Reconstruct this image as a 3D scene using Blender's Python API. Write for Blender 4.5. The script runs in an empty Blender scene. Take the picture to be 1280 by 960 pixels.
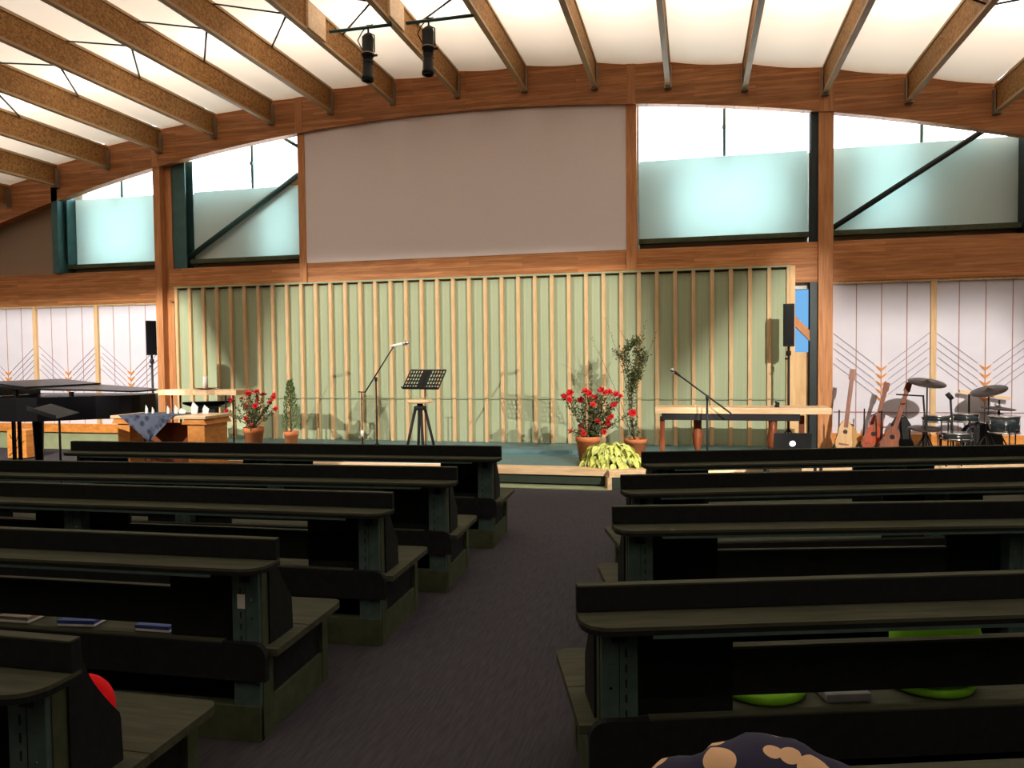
import bpy, bmesh, math, random
from mathutils import Vector, Matrix
random.seed(7)
PI = math.pi
SC = bpy.context.scene
COL = SC.collection

# ------------------------------------------------------------------ camera
FPX, YAW, PITCH, ROLL, EYE = 955.0, 0.2346, 0.0375, -0.01067, 1.6
cy_, sy_, cp_, sp_ = math.cos(YAW), math.sin(YAW), math.cos(PITCH), math.sin(PITCH)
_F = Vector((-sy_ * cp_, cy_ * cp_, -sp_))
_R0 = Vector((cy_, sy_, 0)); _U0 = _R0.cross(_F)
_R = _R0 * math.cos(ROLL) + _U0 * math.sin(ROLL)
_U = -_R0 * math.sin(ROLL) + _U0 * math.cos(ROLL)
cam = bpy.data.cameras.new('camera'); cam.lens = FPX / 1280 * 36; cam.sensor_width = 36; cam.clip_end = 200
co = bpy.data.objects.new('camera', cam); COL.objects.link(co)
m3 = Matrix((_R, _U, -_F)).transposed()
co.matrix_world = Matrix.Translation((0, 0, EYE)) @ m3.to_4x4()
SC.camera = co

def P(x, y, Y):
    """world point in the plane at depth Y that the photograph shows at pixel x, y"""
    r = _F + _R * ((x - 640) / FPX) - _U * ((y - 480) / FPX)
    return Vector((0, 0, EYE)) + r * (Y / r.y)
def G(x, y, Z):
    r = _F + _R * ((x - 640) / FPX) - _U * ((y - 480) / FPX)
    return Vector((0, 0, EYE)) + r * ((Z - EYE) / r.z)

# ------------------------------------------------------------------ view, world, lights
SC.view_settings.view_transform = 'Standard'; SC.view_settings.look = 'None'
SC.view_settings.gamma = 1; SC.view_settings.use_curve_mapping = False
SC.view_settings.exposure = 0.4
SC.cycles.use_denoising = True
SC.cycles.max_bounces = 8; SC.cycles.diffuse_bounces = 4; SC.cycles.glossy_bounces = 3
SC.cycles.sample_clamp_indirect = 6
w = bpy.data.worlds.new('sky'); SC.world = w; w.use_nodes = True
w.node_tree.nodes['Background'].inputs[0].default_value = (0.80, 0.93, 1.0, 1)
w.node_tree.nodes['Background'].inputs[1].default_value = 5.5

def spot(name, loc, target, power, angle, blend, col=(1, .86, .66), rad=.03):
    l = bpy.data.lights.new(name, 'SPOT'); l.energy = power; l.spot_size = math.radians(angle); l.spot_blend = blend
    l.color = col; l.shadow_soft_size = rad
    o = bpy.data.objects.new(name, l); COL.objects.link(o); o.location = loc
    o.rotation_euler = (Vector(target) - Vector(loc)).to_track_quat('-Z', 'Y').to_euler(); return o
WALLY = 11.5
def shuttered_spot(loc, px, power, where, col=(1, .93, .82)):
    """unseen profile spot: its plate opening is cut to shape the lit wall areas"""
    loc = Vector(loc); pts = [P(x, y, 11.4) for x, y in px]
    tgt = sum(pts, Vector()) / len(pts); d = (tgt - loc).normalized()
    spot('stage_lamp', loc, tgt, power, 80, .05, col, .012)
    e = bpy.data.objects.new('stage_spotlight', None); COL.objects.link(e); e.location = loc
    e['label'] = 'unseen black stage spotlight above the pews, shutter shaped for the light on the wall, %s one of four' % where; e['category'] = 'spotlight'; e['group'] = 'stage spotlights above the pews'
    r = d.cross(Vector((0, 0, 1))).normalized(); u = r.cross(d); dist = .4
    ins = []
    for p in pts:
        v = p - loc; v = v * (dist / v.dot(d)); ins.append((v.dot(r), v.dot(u)))
    bm = bmesh.new(); N = len(ins)
    def W3(a, b): return d * dist + r * a + u * b
    dense = []
    for i in range(N):
        for k in range(4):
            t = k / 4; dense.append((ins[i][0] * (1 - t) + ins[(i + 1) % N][0] * t, ins[i][1] * (1 - t) + ins[(i + 1) % N][1] * t))
    A = [bm.verts.new(W3(*q)) for q in dense]
    B = []
    for a, b in dense:
        l = math.hypot(a, b); B.append(bm.verts.new(W3(a / l * .48, b / l * .48)))
    C_ = [bm.verts.new(v.co - d * .55) for v in B]
    n_ = len(dense)
    for k in range(n_):
        bm.faces.new((A[k], A[(k + 1) % n_], B[(k + 1) % n_], B[k])); bm.faces.new((B[k], B[(k + 1) % n_], C_[(k + 1) % n_], C_[k]))
    bm.faces.new(C_[::-1])
    me = bpy.data.meshes.new('housing'); bm.to_mesh(me); bm.free()
    o = bpy.data.objects.new('housing', me); COL.objects.link(o); o.parent = e
    SHUT.append(me)
SHUT = []
AP_ = [(368, 342), (776, 330), (812, 480), (830, 705), (250, 705), (325, 470)]
shuttered_spot((4.2, 2.6, 4.1), AP_, 2700, 'centre right')
shuttered_spot((-10.6, 2.2, 4.1), AP_, 2600, 'centre left')
shuttered_spot((3.0, .7, 4.6), [(985, 325), (1036, 332), (1040, 384), (1262, 384), (1330, 480), (1330, 700), (750, 700), (835, 495)], 3400, 'far right')
shuttered_spot((-8.2, 3.6, 4.9), [(-40, 384), (50, 384), (238, 372), (252, 405), (330, 560), (350, 690), (-60, 690), (-60, 500)], 3100, 'far left')
def bulb(loc, power, col=(1, .88, .72), rad=.08):
    l = bpy.data.lights.new('ceiling_lamp', 'POINT'); l.energy = power; l.color = col; l.shadow_soft_size = rad
    o = bpy.data.objects.new('ceiling_lamp', l); COL.objects.link(o); o.location = loc
APX, RAD, ZTOP, ZBOT, ZJ = -3.55, 29.8, 5.95, 5.35, 5.57      # arch of the roof
def arc(x, z):
    r = RAD if x < APX else 32.0
    return z - (r - math.sqrt(r * r - (x - APX) ** 2))
JS = 1.054; JX = [-0.362 + JS * k for k in range(-13, 9)]
# lamps between the fabric and the roof deck: a small warm one in every bay, plus an added soft fill
for i in range(-12, 9):
    xm = -0.362 + JS * (i - .5)
    bulb((xm, 9.15, arc(xm, ZTOP) + .18), 22, (1, .93, .82), .06)
    l = bpy.data.lights.new('ceiling_fill', 'AREA'); l.shape = 'RECTANGLE'; l.size = .8; l.size_y = 15.5; l.energy = 66; l.color = (1, .94, .86)
    o = bpy.data.objects.new('ceiling_fill', l); COL.objects.link(o); o.location = (xm, 2.9, arc(xm, ZTOP) + .62)

# ------------------------------------------------------------------ materials
def new_mat(name):
    m = bpy.data.materials.new(name); m.use_nodes = True
    return m, m.node_tree.nodes, m.node_tree.links, m.node_tree.nodes['Principled BSDF']
def flat(name, col, rough=.6, metal=0, spec=.3, var=.12, scale=8, bump=.0):
    m, n, l, b = new_mat(name)
    b.inputs['Roughness'].default_value = rough; b.inputs['Metallic'].default_value = metal
    b.inputs['Specular IOR Level'].default_value = spec
    tc = n.new('ShaderNodeTexCoord'); no = n.new('ShaderNodeTexNoise'); no.inputs['Scale'].default_value = scale
    no.inputs['Detail'].default_value = 4
    l.new(tc.outputs['Object'], no.inputs['Vector'])
    r = n.new('ShaderNodeValToRGB')
    r.color_ramp.elements[0].position = .3; r.color_ramp.elements[1].position = .7
    r.color_ramp.elements[0].color = (*[c * (1 - var) for c in col], 1)
    r.color_ramp.elements[1].color = (*[min(1, c * (1 + var)) for c in col], 1)
    l.new(no.outputs['Fac'], r.inputs['Fac']); l.new(r.outputs['Color'], b.inputs['Base Color'])
    if bump:
        bp = n.new('ShaderNodeBump'); bp.inputs['Strength'].default_value = bump; bp.inputs['Distance'].default_value = .01
        l.new(no.outputs['Fac'], bp.inputs['Height']); l.new(bp.outputs['Normal'], b.inputs['Normal'])
    return m
def wood(name, c1, c2, stretch=(1, 12, 12), scale=2.5, rough=.55, lam=None, spec=.3):
    m, n, l, b = new_mat(name)
    b.inputs['Roughness'].default_value = rough; b.inputs['Specular IOR Level'].default_value = spec
    tc = n.new('ShaderNodeTexCoord'); mp = n.new('ShaderNodeMapping'); mp.inputs['Scale'].default_value = stretch
    no = n.new('ShaderNodeTexNoise'); no.inputs['Scale'].default_value = scale; no.inputs['Detail'].default_value = 6
    no.inputs['Distortion'].default_value = .6
    l.new(tc.outputs['Object'], mp.inputs['Vector']); l.new(mp.outputs['Vector'], no.inputs['Vector'])
    r = n.new('ShaderNodeValToRGB'); r.color_ramp.elements[0].position = .35; r.color_ramp.elements[1].position = .68
    r.color_ramp.elements[0].color = (*c1, 1); r.color_ramp.elements[1].color = (*c2, 1)
    l.new(no.outputs['Fac'], r.inputs['Fac']); out = r.outputs['Color']
    if lam:   # laminations: slight tone change from lamella to lamella along z
        br = n.new('ShaderNodeTexBrick'); br.inputs['Scale'].default_value = 1; br.inputs['Brick Width'].default_value = 1.7
        br.inputs['Row Height'].default_value = lam; br.inputs['Mortar Size'].default_value = .0015
        br.inputs['Color1'].default_value = (.75, .75, .75, 1); br.inputs['Color2'].default_value = (1.15, 1.15, 1.15, 1)
        br.inputs['Mortar'].default_value = (.55, .5, .45, 1)
        sx = n.new('ShaderNodeSeparateXYZ'); cx = n.new('ShaderNodeCombineXYZ')
        l.new(tc.outputs['Object'], sx.inputs[0]); l.new(sx.outputs['X'], cx.inputs['X']); l.new(sx.outputs['Z'], cx.inputs['Y'])
        l.new(cx.outputs[0], br.inputs['Vector'])
        mx = n.new('ShaderNodeMix'); mx.data_type = 'RGBA'; mx.blend_type = 'MULTIPLY'; mx.inputs['Factor'].default_value = 1
        l.new(out, mx.inputs[6]); l.new(br.outputs['Color'], mx.inputs[7]); out = mx.outputs[2]
    l.new(out, b.inputs['Base Color'])
    return m
def emit(name, col, st):
    m, n, l, b = new_mat(name); b.inputs['Emission Color'].default_value = (*col, 1); b.inputs['Emission Strength'].default_value = st
    b.inputs['Base Color'].default_value = (*col, 1); return m
def translucent(name, col, f, col2=None, thin=False):
    m, n, l, b = new_mat(name); out = n['Material Output']
    d = n.new('ShaderNodeBsdfDiffuse'); t = n.new('ShaderNodeBsdfTranslucent'); mx = n.new('ShaderNodeMixShader')
    no = n.new('ShaderNodeTexNoise'); no.inputs['Scale'].default_value = 1.5; tc = n.new('ShaderNodeTexCoord')
    l.new(tc.outputs['Object'], no.inputs['Vector'])
    r = n.new('ShaderNodeValToRGB'); r.color_ramp.elements[0].color = (*[c * .93 for c in col], 1); r.color_ramp.elements[1].color = (*col, 1)
    l.new(no.outputs['Fac'], r.inputs['Fac']); l.new(r.outputs['Color'], d.inputs['Color'])
    t.inputs['Color'].default_value = (*(col2 or col), 1); mx.inputs[0].default_value = f
    l.new(d.outputs[0], mx.inputs[1]); l.new(t.outputs[0], mx.inputs[2]); l.new(mx.outputs[0], out.inputs['Surface']); return m

M = {}
M['glulam'] = wood('glulam', (.44, .165, .055), (.62, .28, .11), (1, 10, 14), 2.2, lam=.045)
M['glulam_v'] = wood('glulam_upright', (.48, .19, .07), (.66, .31, .13), (14, 14, 1), 2.2)
M['osb'] = wood('osb', (.20, .085, .022), (.46, .23, .065), (4, 6, 7), 5.0, rough=.75)
M['flange'] = wood('flange', (.40, .25, .12), (.50, .33, .17), (8, 1, 8), 2.5)
M['batten'] = wood('batten', (.62, .40, .20), (.78, .54, .30), (12, 12, 1), 3)
M['palewood'] = wood('palewood', (.72, .48, .27), (.88, .64, .40), (1, 10, 10), 3, rough=.4)
M['orangewood'] = wood('orangewood', (.62, .22, .045), (.80, .34, .08), (3, 3, 8), 3, rough=.45)
M['redwood'] = wood('redwood', (.16, .04, .015), (.28, .08, .03), (6, 6, 1), 3, rough=.4)
M['pew'] = flat('pew_laminate', (.016, .018, .018), .75, 0, .12, .2, 30)
M['pewtop'] = wood('pew_seat_board', (.056, .060, .038), (.085, .088, .058), (1, 9, 9), 4, rough=.8, spec=.1)
M['pewpost'] = flat('pew_post', (.075, .125, .115), .6, 0, .2, .2, 14)
M['pewbase'] = flat('pew_base', (.07, .085, .045), .7, 0, .2, .2, 14)
M['green'] = wood('green_board', (.38, .44, .29), (.42, .48, .32), (22, 22, .3), 2.2, rough=.8, spec=.15)
M['greenbase'] = flat('green_plinth', (.34, .38, .22), .8, 0, .2, .08, 6)
M['white'] = flat('white_board', (.70, .68, .77), .6, 0, .3, .03, 3)
M['screen'] = flat('screen_cloth', (.88, .78, .78), .9, 0, .1, .03, 60)
M['seam'] = flat('seam', (.40, .22, .20), .8)
M['line'] = flat('inlay', (.30, .26, .34), .8)
M['steel'] = flat('dark_steel', (.018, .026, .028), .45, .3, .4)
M['steelblue'] = flat('teal_steel', (.05, .13, .13), .4, .3, .4)
M['galv'] = flat('galvanised', (.38, .33, .26), .45, .6, .5)
M['black'] = flat('black_lacquer', (.004, .004, .005), .3, 0, .22, .1)
M['mattblack'] = flat('matt_black', (.012, .012, .013), .6, 0, .3, .2)
M['chrome'] = flat('chrome', (.6, .6, .6), .2, 1, .5, .05)
M['brass'] = flat('cymbal_bronze', (.055, .04, .035), .4, .6, .5, .1)
M['terra'] = flat('terracotta', (.75, .25, .10), .8, 0, .2, .1, 12)
M['soil'] = flat('soil', (.05, .03, .02), .95)
M['leaf'] = flat('dark_leaf', (.075, .10, .035), .5, 0, .3, .35, 20)
M['conifer'] = flat('conifer_leaf', (.10, .20, .06), .6, 0, .3, .3, 20)
M['wisp'] = flat('wispy_leaf', (.085, .10, .035), .6, 0, .3, .3, 20)
M['lime'] = flat('lime_leaf', (.66, .72, .20), .5, 0, .3, .22, 15)
M['red'] = flat('red_petal', (.75, .03, .035), .5, 0, .3, .25, 30)
M['pink'] = flat('red_petal_light', (.85, .08, .10), .5, 0, .3, .2, 30)
M['stem'] = flat('stem', (.16, .09, .05), .8)
M['teal'] = flat('stage_carpet', (.10, .20, .22), .5, 0, .35, .12, 5)
M['carpet'] = None
M['riser'] = flat('stage_riser', (.035, .05, .035), .7)
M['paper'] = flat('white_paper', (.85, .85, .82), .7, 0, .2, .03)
M['blue'] = flat('blue_cover', (.05, .09, .32), .6)
M['tan'] = flat('tan_cover', (.28, .25, .17), .7)
M['limecloth'] = flat('lime_cloth', (.22, .55, .03), .8, 0, .1, .12, 12)
M['redcloth'] = flat('red_cloth', (.75, .01, .015), .8, 0, .1, .08, 12)
M['greycloth'] = flat('grey_cloth', (.22, .22, .22), .8)
M['roof'] = flat('roof_deck', (.5, .42, .33), .9)
M['plaster'] = flat('plaster', (.30, .24, .18), .9, 0, .1, .05, 1)
M['taupe'] = flat('taupe_panel', (.33, .24, .17), .85, 0, .1, .05, 1)
M['facade'] = flat('outer_wall', (.72, .76, .74), .9)
M['ply'] = wood('plywood', (.72, .46, .22), (.85, .58, .30), (5, 5, 1), 2.5)
M['fabric'] = translucent('ceiling_fabric', (.80, .76, .73), .42, (.82, .77, .71))
M['frost'] = translucent('frosted_sheet', (.84, .89, .87), .42, (.78, .95, .92))
M['guitar'] = wood('sunburst', (.32, .04, .02), (.5, .10, .03), (2, 2, 2), 2, rough=.2, spec=.6)
M['guitar2'] = wood('natural_guitar', (.50, .28, .10), (.62, .38, .16), (6, 6, 1), 2, rough=.25, spec=.6)
M['drum'] = flat('drum_shell', (.02, .03, .035), .2, 0, .6)
def carpet():
    m, n, l, b = new_mat('hall_carpet'); b.inputs['Roughness'].default_value = .95; b.inputs['Specular IOR Level'].default_value = .05
    tc = n.new('ShaderNodeTexCoord'); mp = n.new('ShaderNodeMapping'); mp.inputs['Scale'].default_value = (30, 2.2, 1)
    mp.inputs['Rotation'].default_value = (0, 0, -.09)
    no = n.new('ShaderNodeTexNoise'); no.inputs['Scale'].default_value = 3; no.inputs['Detail'].default_value = 6
    l.new(tc.outputs['Object'], mp.inputs[0]); l.new(mp.outputs[0], no.inputs['Vector'])
    r = n.new('ShaderNodeValToRGB'); r.color_ramp.elements[0].position = .35; r.color_ramp.elements[1].position = .65
    r.color_ramp.elements[0].color = (.052, .050, .060, 1); r.color_ramp.elements[1].color = (.072, .068, .078, 1)
    l.new(no.outputs['Fac'], r.inputs['Fac']); l.new(r.outputs['Color'], b.inputs['Base Color']); return m
M['carpet'] = carpet()
for me in SHUT: me.materials.append(M['mattblack'])
def glass_mat():
    m, n, l, b = new_mat('window_glass'); out = n['Material Output']
    t = n.new('ShaderNodeBsdfTransparent'); g = n.new('ShaderNodeBsdfGlossy'); g.inputs['Roughness'].default_value = .02
    mx = n.new('ShaderNodeMixShader'); mx.inputs[0].default_value = .05
    l.new(t.outputs[0], mx.inputs[1]); l.new(g.outputs[0], mx.inputs[2]); l.new(mx.outputs[0], out.inputs['Surface']); return m
M['glass'] = glass_mat()
def tint_mat():
    m = glass_mat(); m.name = 'sky_painted_glass'  # tint added so the over-bright sky shows blue through this pane
    for nd in m.node_tree.nodes:
        if nd.type == 'BSDF_TRANSPARENT': nd.inputs[0].default_value = (.19, .28, .36, 1)
    return m

# ------------------------------------------------------------------ mesh helpers
class MB:
    def __init__(s): s.bm = bmesh.new()
    def box(s, a, b, bev=0, mat=None):
        x0, y0, z0 = a; x1, y1, z1 = b
        v = [s.bm.verts.new(q) for q in ((x0, y0, z0), (x1, y0, z0), (x1, y1, z0), (x0, y1, z0), (x0, y0, z1), (x1, y0, z1), (x1, y1, z1), (x0, y1, z1))]
        fs = [s.bm.faces.new([v[i] for i in f]) for f in ((0, 3, 2, 1), (4, 5, 6, 7), (0, 1, 5, 4), (1, 2, 6, 5), (2, 3, 7, 6), (3, 0, 4, 7))]
        if bev:
            es = list({e for f in fs for e in f.edges}); bmesh.ops.bevel(s.bm, geom=es, offset=bev, segments=2, affect='EDGES', profile=.6)
        return s
    def bar(s, p, q, w, h=None, up=(0, 0, 1)):
        p = Vector(p); q = Vector(q); d = (q - p).normalized(); u = Vector(up)
        if abs(d.dot(u)) > .99: u = Vector((0, 1, 0))
        r = d.cross(u).normalized(); u = r.cross(d); h = h or w
        c = [p + r * (w / 2 * i) + u * (h / 2 * j) for i, j in ((-1, -1), (1, -1), (1, 1), (-1, 1))]
        v = [s.bm.verts.new(k) for k in c] + [s.bm.verts.new(k + (q - p)) for k in c]
        for f in ((0, 1, 2, 3), (7, 6, 5, 4), (0, 4, 5, 1), (1, 5, 6, 2), (2, 6, 7, 3), (3, 7, 4, 0)): s.bm.faces.new([v[i] for i in f])
        return s
    def tube(s, pts, r, n=8, cap=True):
        pts = [Vector(p) for p in pts]; rs = r if isinstance(r, (list, tuple)) else [r] * len(pts); rings = []
        ref = None
        for i, p in enumerate(pts):
            d = (pts[min(i + 1, len(pts) - 1)] - pts[max(i - 1, 0)]).normalized()
            if ref is None: ref = Vector((0, 0, 1)) if abs(d.z) < .9 else Vector((1, 0, 0))
            a = d.cross(ref).normalized(); b = a.cross(d).normalized(); ref = b
            rings.append([s.bm.verts.new(p + (a * math.cos(2 * PI * k / n) + b * math.sin(2 * PI * k / n)) * rs[i]) for k in range(n)])
        for A, B in zip(rings, rings[1:]):
            for k in range(n):
                f = s.bm.faces.new((A[k], A[(k + 1) % n], B[(k + 1) % n], B[k])); f.smooth = True
        if cap:
            s.bm.faces.new(rings[0][::-1]); s.bm.faces.new(rings[-1])
        return s
    def lathe(s, prof, c=(0, 0, 0), n=20, mat=None, cap=True):
        c = Vector(c); rings = []; mt = mat or Matrix.Identity(3)
        for r, z in prof:
            rings.append([s.bm.verts.new(c + mt @ Vector((r * math.cos(2 * PI * k / n), r * math.sin(2 * PI * k / n), z))) for k in range(n)])
        for A, B in zip(rings, rings[1:]):
            for k in range(n):
                f = s.bm.faces.new((A[k], A[(k + 1) % n], B[(k + 1) % n], B[k])); f.smooth = True
        if cap:
            s.bm.faces.new(rings[0][::-1]); s.bm.faces.new(rings[-1])
        return s
    def prism(s, poly, d, axes='xz', o=0.0):
        """polygon in the given axes, extruded from o to o+d along the third"""
        def mk(a, b, t):
            return {'xz': (a, t, b), 'xy': (a, b, t), 'yz': (t, a, b)}[axes]
        A = [s.bm.verts.new(mk(a, b, o)) for a, b in poly]; B = [s.bm.verts.new(mk(a, b, o + d)) for a, b in poly]
        s.bm.faces.new(A); s.bm.faces.new(B[::-1]); n = len(poly)
        for k in range(n): s.bm.faces.new((A[k], B[k], B[(k + 1) % n], A[(k + 1) % n]))
        return s
    def quad(s, *p):
        s.bm.faces.new([s.bm.verts.new(q) for q in p]); return s
    def build(s, name, mat, parent=None, loc=None, xf=None):
        bm = s.bm
        bmesh.ops.recalc_face_normals(bm, faces=bm.faces)
        if xf is not None: bm.transform(xf)
        me = bpy.data.meshes.new(name); bm.to_mesh(me); bm.free()
        for mm in (mat if isinstance(mat, (list, tuple)) else [mat]): me.materials.append(mm)
        o = bpy.data.objects.new(name, me); COL.objects.link(o)
        if parent: o.parent = parent
        if loc is not None: o.location = loc
        return o
def tag(o, label, cat, group=None):
    o['label'] = label; o['category'] = cat
    if group: o['group'] = group
    return o
def empty(name, label, cat, loc=(0, 0, 0), rz=0, group=None):
    o = bpy.data.objects.new(name, None); COL.objects.link(o); o.location = loc; o.rotation_euler = (0, 0, rz)
    o.empty_display_size = .1
    return tag(o, label, cat, group)
def struct(o): o['kind'] = 'structure'; return o
def copy_tree(o, parent=None):
    c = o.copy(); COL.objects.link(c); c.parent = parent
    for ch in list(o.children): copy_tree(ch, c)
    return c
def dup(me_obj, parent, loc=None, rot=None, scale=None):
    c = me_obj.copy(); COL.objects.link(c); c.parent = parent
    if loc is not None: c.location = loc
    if rot is not None: c.rotation_euler = rot
    if scale is not None: c.scale = scale if hasattr(scale, '__len__') else (scale,) * 3
    return c

# ------------------------------------------------------------------ room shell
XL, XR, YB = -14.4, 9.5, -6.0
struct(MB().box((XL, YB, -.15), (XR, 12.6, 0)).build('floor', M['carpet']))
struct(MB().box((XL - .2, YB, 0), (XL, 12.6, 6.5)).build('wall_left', M['plaster']))
struct(MB().box((XR, YB, 0), (XR + .2, 12.6, 6.5)).build('wall_right', M['plaster']))
struct(MB().box((XL - .2, YB - .2, 0), (XR + .2, YB, 7.2)).build('wall_back', M['plaster']))
# roof deck above the fabric
def arc_strip(x0, x1, y0, y1, z, th, n=24):
    mb = MB(); poly = [(x0 + (x1 - x0) * i / n, arc(x0 + (x1 - x0) * i / n, z)) for i in range(n + 1)]
    poly += [(a, b + th) for a, b in reversed(poly)]
    return mb.prism(poly, y1 - y0, 'xz', y0)
ceil = struct(arc_strip(XL - .3, XR + .3, YB - .2, 12.6, ZTOP + .75, .12).build('ceiling', M['roof']))
# stretched fabric, one bay per pair of joists
for i in range(len(JX) - 1):
    x0, x1 = JX[i] + .03, JX[i + 1] - .03; mb = MB(); nx, ny = 5, 22; g = []
    for a in range(nx + 1):
        x = x0 + (x1 - x0) * a / nx; row = []
        for b in range(ny + 1):
            y = YB + (11.40 - YB) * b / ny
            sag = -.035 * math.sin(PI * a / nx) + .006 * math.sin(y * 3.1 + i)
            row.append(mb.bm.verts.new((x, y, arc(x, ZTOP) + sag)))
        g.append(row)
    for a in range(nx):
        for b in range(ny):
            f = mb.bm.faces.new((g[a][b], g[a + 1][b], g[a + 1][b + 1], g[a][b + 1])); f.smooth = True
    mb.build('fabric_panel', M['fabric'], ceil)
# joists: board web, softwood flanges, metal hanger on the arch
web = MB().box((-.02, YB, .03), (.02, 11.33, .36)).build('joist', M['osb'], ceil)
fl = MB().box((-.035, YB, 0), (.035, 11.33, .035)).box((-.035, YB, .345), (.035, 11.33, .38)).build('flange', M['flange'], web)
hg = MB().box((-.05, 11.26, -.015), (-.035, 11.352, .30)).box((.035, 11.26, -.015), (.05, 11.352, .30)).box((-.05, 11.26, -.02), (.05, 11.352, -.001)).build('hanger', M['galv'], web)
for i, x in enumerate(JX):
    o = web if i == 0 else copy_tree(web, ceil)
    o.location = (x, 0, arc(x, ZJ))
for k in (9, 10):
    x = JX[k]
    MB().box((x + .025, 8.55, arc(x, ZJ) + .03), (x + .06, 9.0, arc(x, ZJ) + .345)).build('stiffener_plate', M['palewood'], ceil)
# bridging rods between the joists
def rod(k, yk, q, yq, r=.010):
    MB().tube([(JX[k], yk, arc(JX[k], ZJ) + .02), (JX[q], yq, arc(JX[q], ZJ) + .36)], r, 6).build('bridging_rod', M['steel'], ceil)
for k in range(1, len(JX) - 1):
    if k < 12: rod(k, 8.15, k - 1, 8.25); rod(k, 8.15, k - 1, 9.6, .013)
    else: rod(k, 8.45, k - 1, 8.45); rod(k, 8.45, k + 1, 8.45)

# front wall: core left and right of the stage, behind boards
D = WALLY
front = struct(MB().box((XL, D + .04, 0), (-8.75, D + .2, 2.6)).box((1.8, D + .04, 0), (XR, D + .2, 2.6))
               .box((XL, D + .1, 2.5), (XR, D + .25, 3.05)).box((-8.75, D + .04, 0), (1.36, D + .2, 2.6)).build('wall_front', M['facade']))
def W(x, y, Y=D): return P(x, y, Y)
# arch beam (glulam)
n = 40; xs = [XL + (XR - XL) * i / n for i in range(n + 1)]
poly = [(x, arc(x, ZBOT)) for x in xs] + [(x, arc(x, ZTOP + .06)) for x in reversed(xs)]
MB().prism(poly, .15, 'xz', 11.36).build('arch_beam', M['glulam'], front)
# cross beam in lengths between posts
ZB0, ZB1 = 2.58, 3.14
for a, b in ((XL, -8.98), (-8.76, -6.27), (-6.15, -.97), (-.83, 1.68), (1.88, XR)):
    MB().box((a, 11.43, ZB0), (b, 11.62, ZB1), .006).build('cross_beam', M['glulam'], front)
# posts
def post(x0, x1, y0=11.24, y1=11.6, z0=0, top=True, name='post', m='glulam_v'):
    MB().box((x0, y0, z0), (x1, y1, arc((x0 + x1) / 2, ZBOT + .03) if top else ZB1), .004).build(name, M[m], front)
post(-8.98, -8.85, 11.37, 11.6)
post(-8.85, -8.72, 11.50, 11.6)
post(1.68, 1.87, 11.37, 11.6)
# the posts carry on as thin boards over the arch beam
for x0, x1 in ((-8.98, -8.85), (1.68, 1.87), (-.95, -.83), (-6.27, -6.15)):
    xm = (x0 + x1) / 2
    MB().box((x0, 11.345, arc(xm, ZBOT)), (x1, 11.362, arc(xm, ZTOP) - .02)).build('cover_board', M['glulam_v'], front)
for x0, x1 in ((-6.27, -6.15), (-.97, -.82)):
    MB().box((x0, 11.40, ZB0 + .05), (x1, 11.5, arc(x0, ZBOT + .02)), .004).build('window_trim', M['glulam_v'], front)
# steel columns beside the posts and braces in the window bays
def ibeam(x0, x1, y0, y1, z0, z1):
    mb = MB(); xm = (x0 + x1) / 2; t = .015
    mb.box((x0, y0, z0), (x1, y0 + t, z1)).box((x0, y1 - t, z0), (x1, y1, z1)).box((xm - t / 2, y0 + t, z0), (xm + t / 2, y1 - t, z1))
    return mb
ibeam(-8.72, -8.46, 11.52, 11.74, 0, arc(-8.6, ZBOT) + .1).build('steel_column', M['steelblue'], front)
ibeam(1.58, 1.68, 11.44, 11.60, 0, arc(1.6, ZBOT) + .1).build('steel_column', M['steel'], front)
ibeam(8.0, 8.2, 11.52, 11.74, 0, arc(8.2, ZBOT)).build('steel_column', M['steel'], front)
def brace(a, b, r=.045, m='steelblue', name='diagonal_brace'):
    MB().tube([a, b], r, 10).build(name, M[m], front)
brace(P(236, 322, 11.62), P(384, 211, 11.62), .045)
brace(P(350, 170, 11.62), P(384, 190, 11.62), .03)
brace(P(1036, 288, 11.62), P(1228, 164, 11.62), .04, 'steel')
MB().bar(P(219, 345, 11.78), P(376, 222, 11.78), .08, .2).build('brace_reflection', M['glulam'], front)  # bar added behind the frosted sheet for the brace's reflection in it

# windows 1..4 : frosted screen below, clear glass above, daylight behind
ZS0, ZS1 = 3.31, 4.48
def window(idx, x0, x1, mull, holes):
    f = MB(); zt = lambda x: arc(x, ZBOT)
    xf0, xf1 = x0, x1
    f.box((x0, 11.62, ZB1 - .02), (x1, 11.66, ZB1 + .02))
    fr = struct(f.build('window_%d' % idx, M['steel']))
    MB().box((x0, 11.56, ZS0 - .075), (x1, 11.72, ZS0 - .005)).build('rail', M['pewbase'], fr)
    MB().box((x0 - .02, 11.62, ZB1), (x1 + .02, 12.02, ZB1 + .02)).build('sill', M['facade'], fr)
    MB().box((x0, 11.73, ZB1), (x1, 11.75, ZS0 - .01)).build('gap_filler', M['taupe'], fr)  # filler board added to darken the bright gap below the rail
    # frosted sheet, cut to the arch where needed
    nn = 16; top = [(x0 + (x1 - x0) * i / nn) for i in range(nn + 1)]
    poly = [(x0, ZS0), (x1, ZS0)] + [(x, min(ZS1, zt(x) + .1)) for x in reversed(top)]
    MB().prism(poly, .012, 'xz', 11.70).build('frosted_sheet', M['frost'], fr)
    poly = [(x0, ZB1), (x1, ZB1)] + [(x, zt(x) + .15) for x in reversed(top)]
    MB().prism(poly, .008, 'xz', 11.95).build('pane', M['glass'], fr)
    for mx in mull:
        MB().box((mx - .02, 11.82, ZS1 - .2), (mx + .02, 11.85, zt(mx) + .2)).box((mx - .03, 11.80, ZS1 + .42), (mx + .02, 11.82, ZS1 + .48)).build('mullion', M['steelblue'], fr)
    return fr
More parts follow.
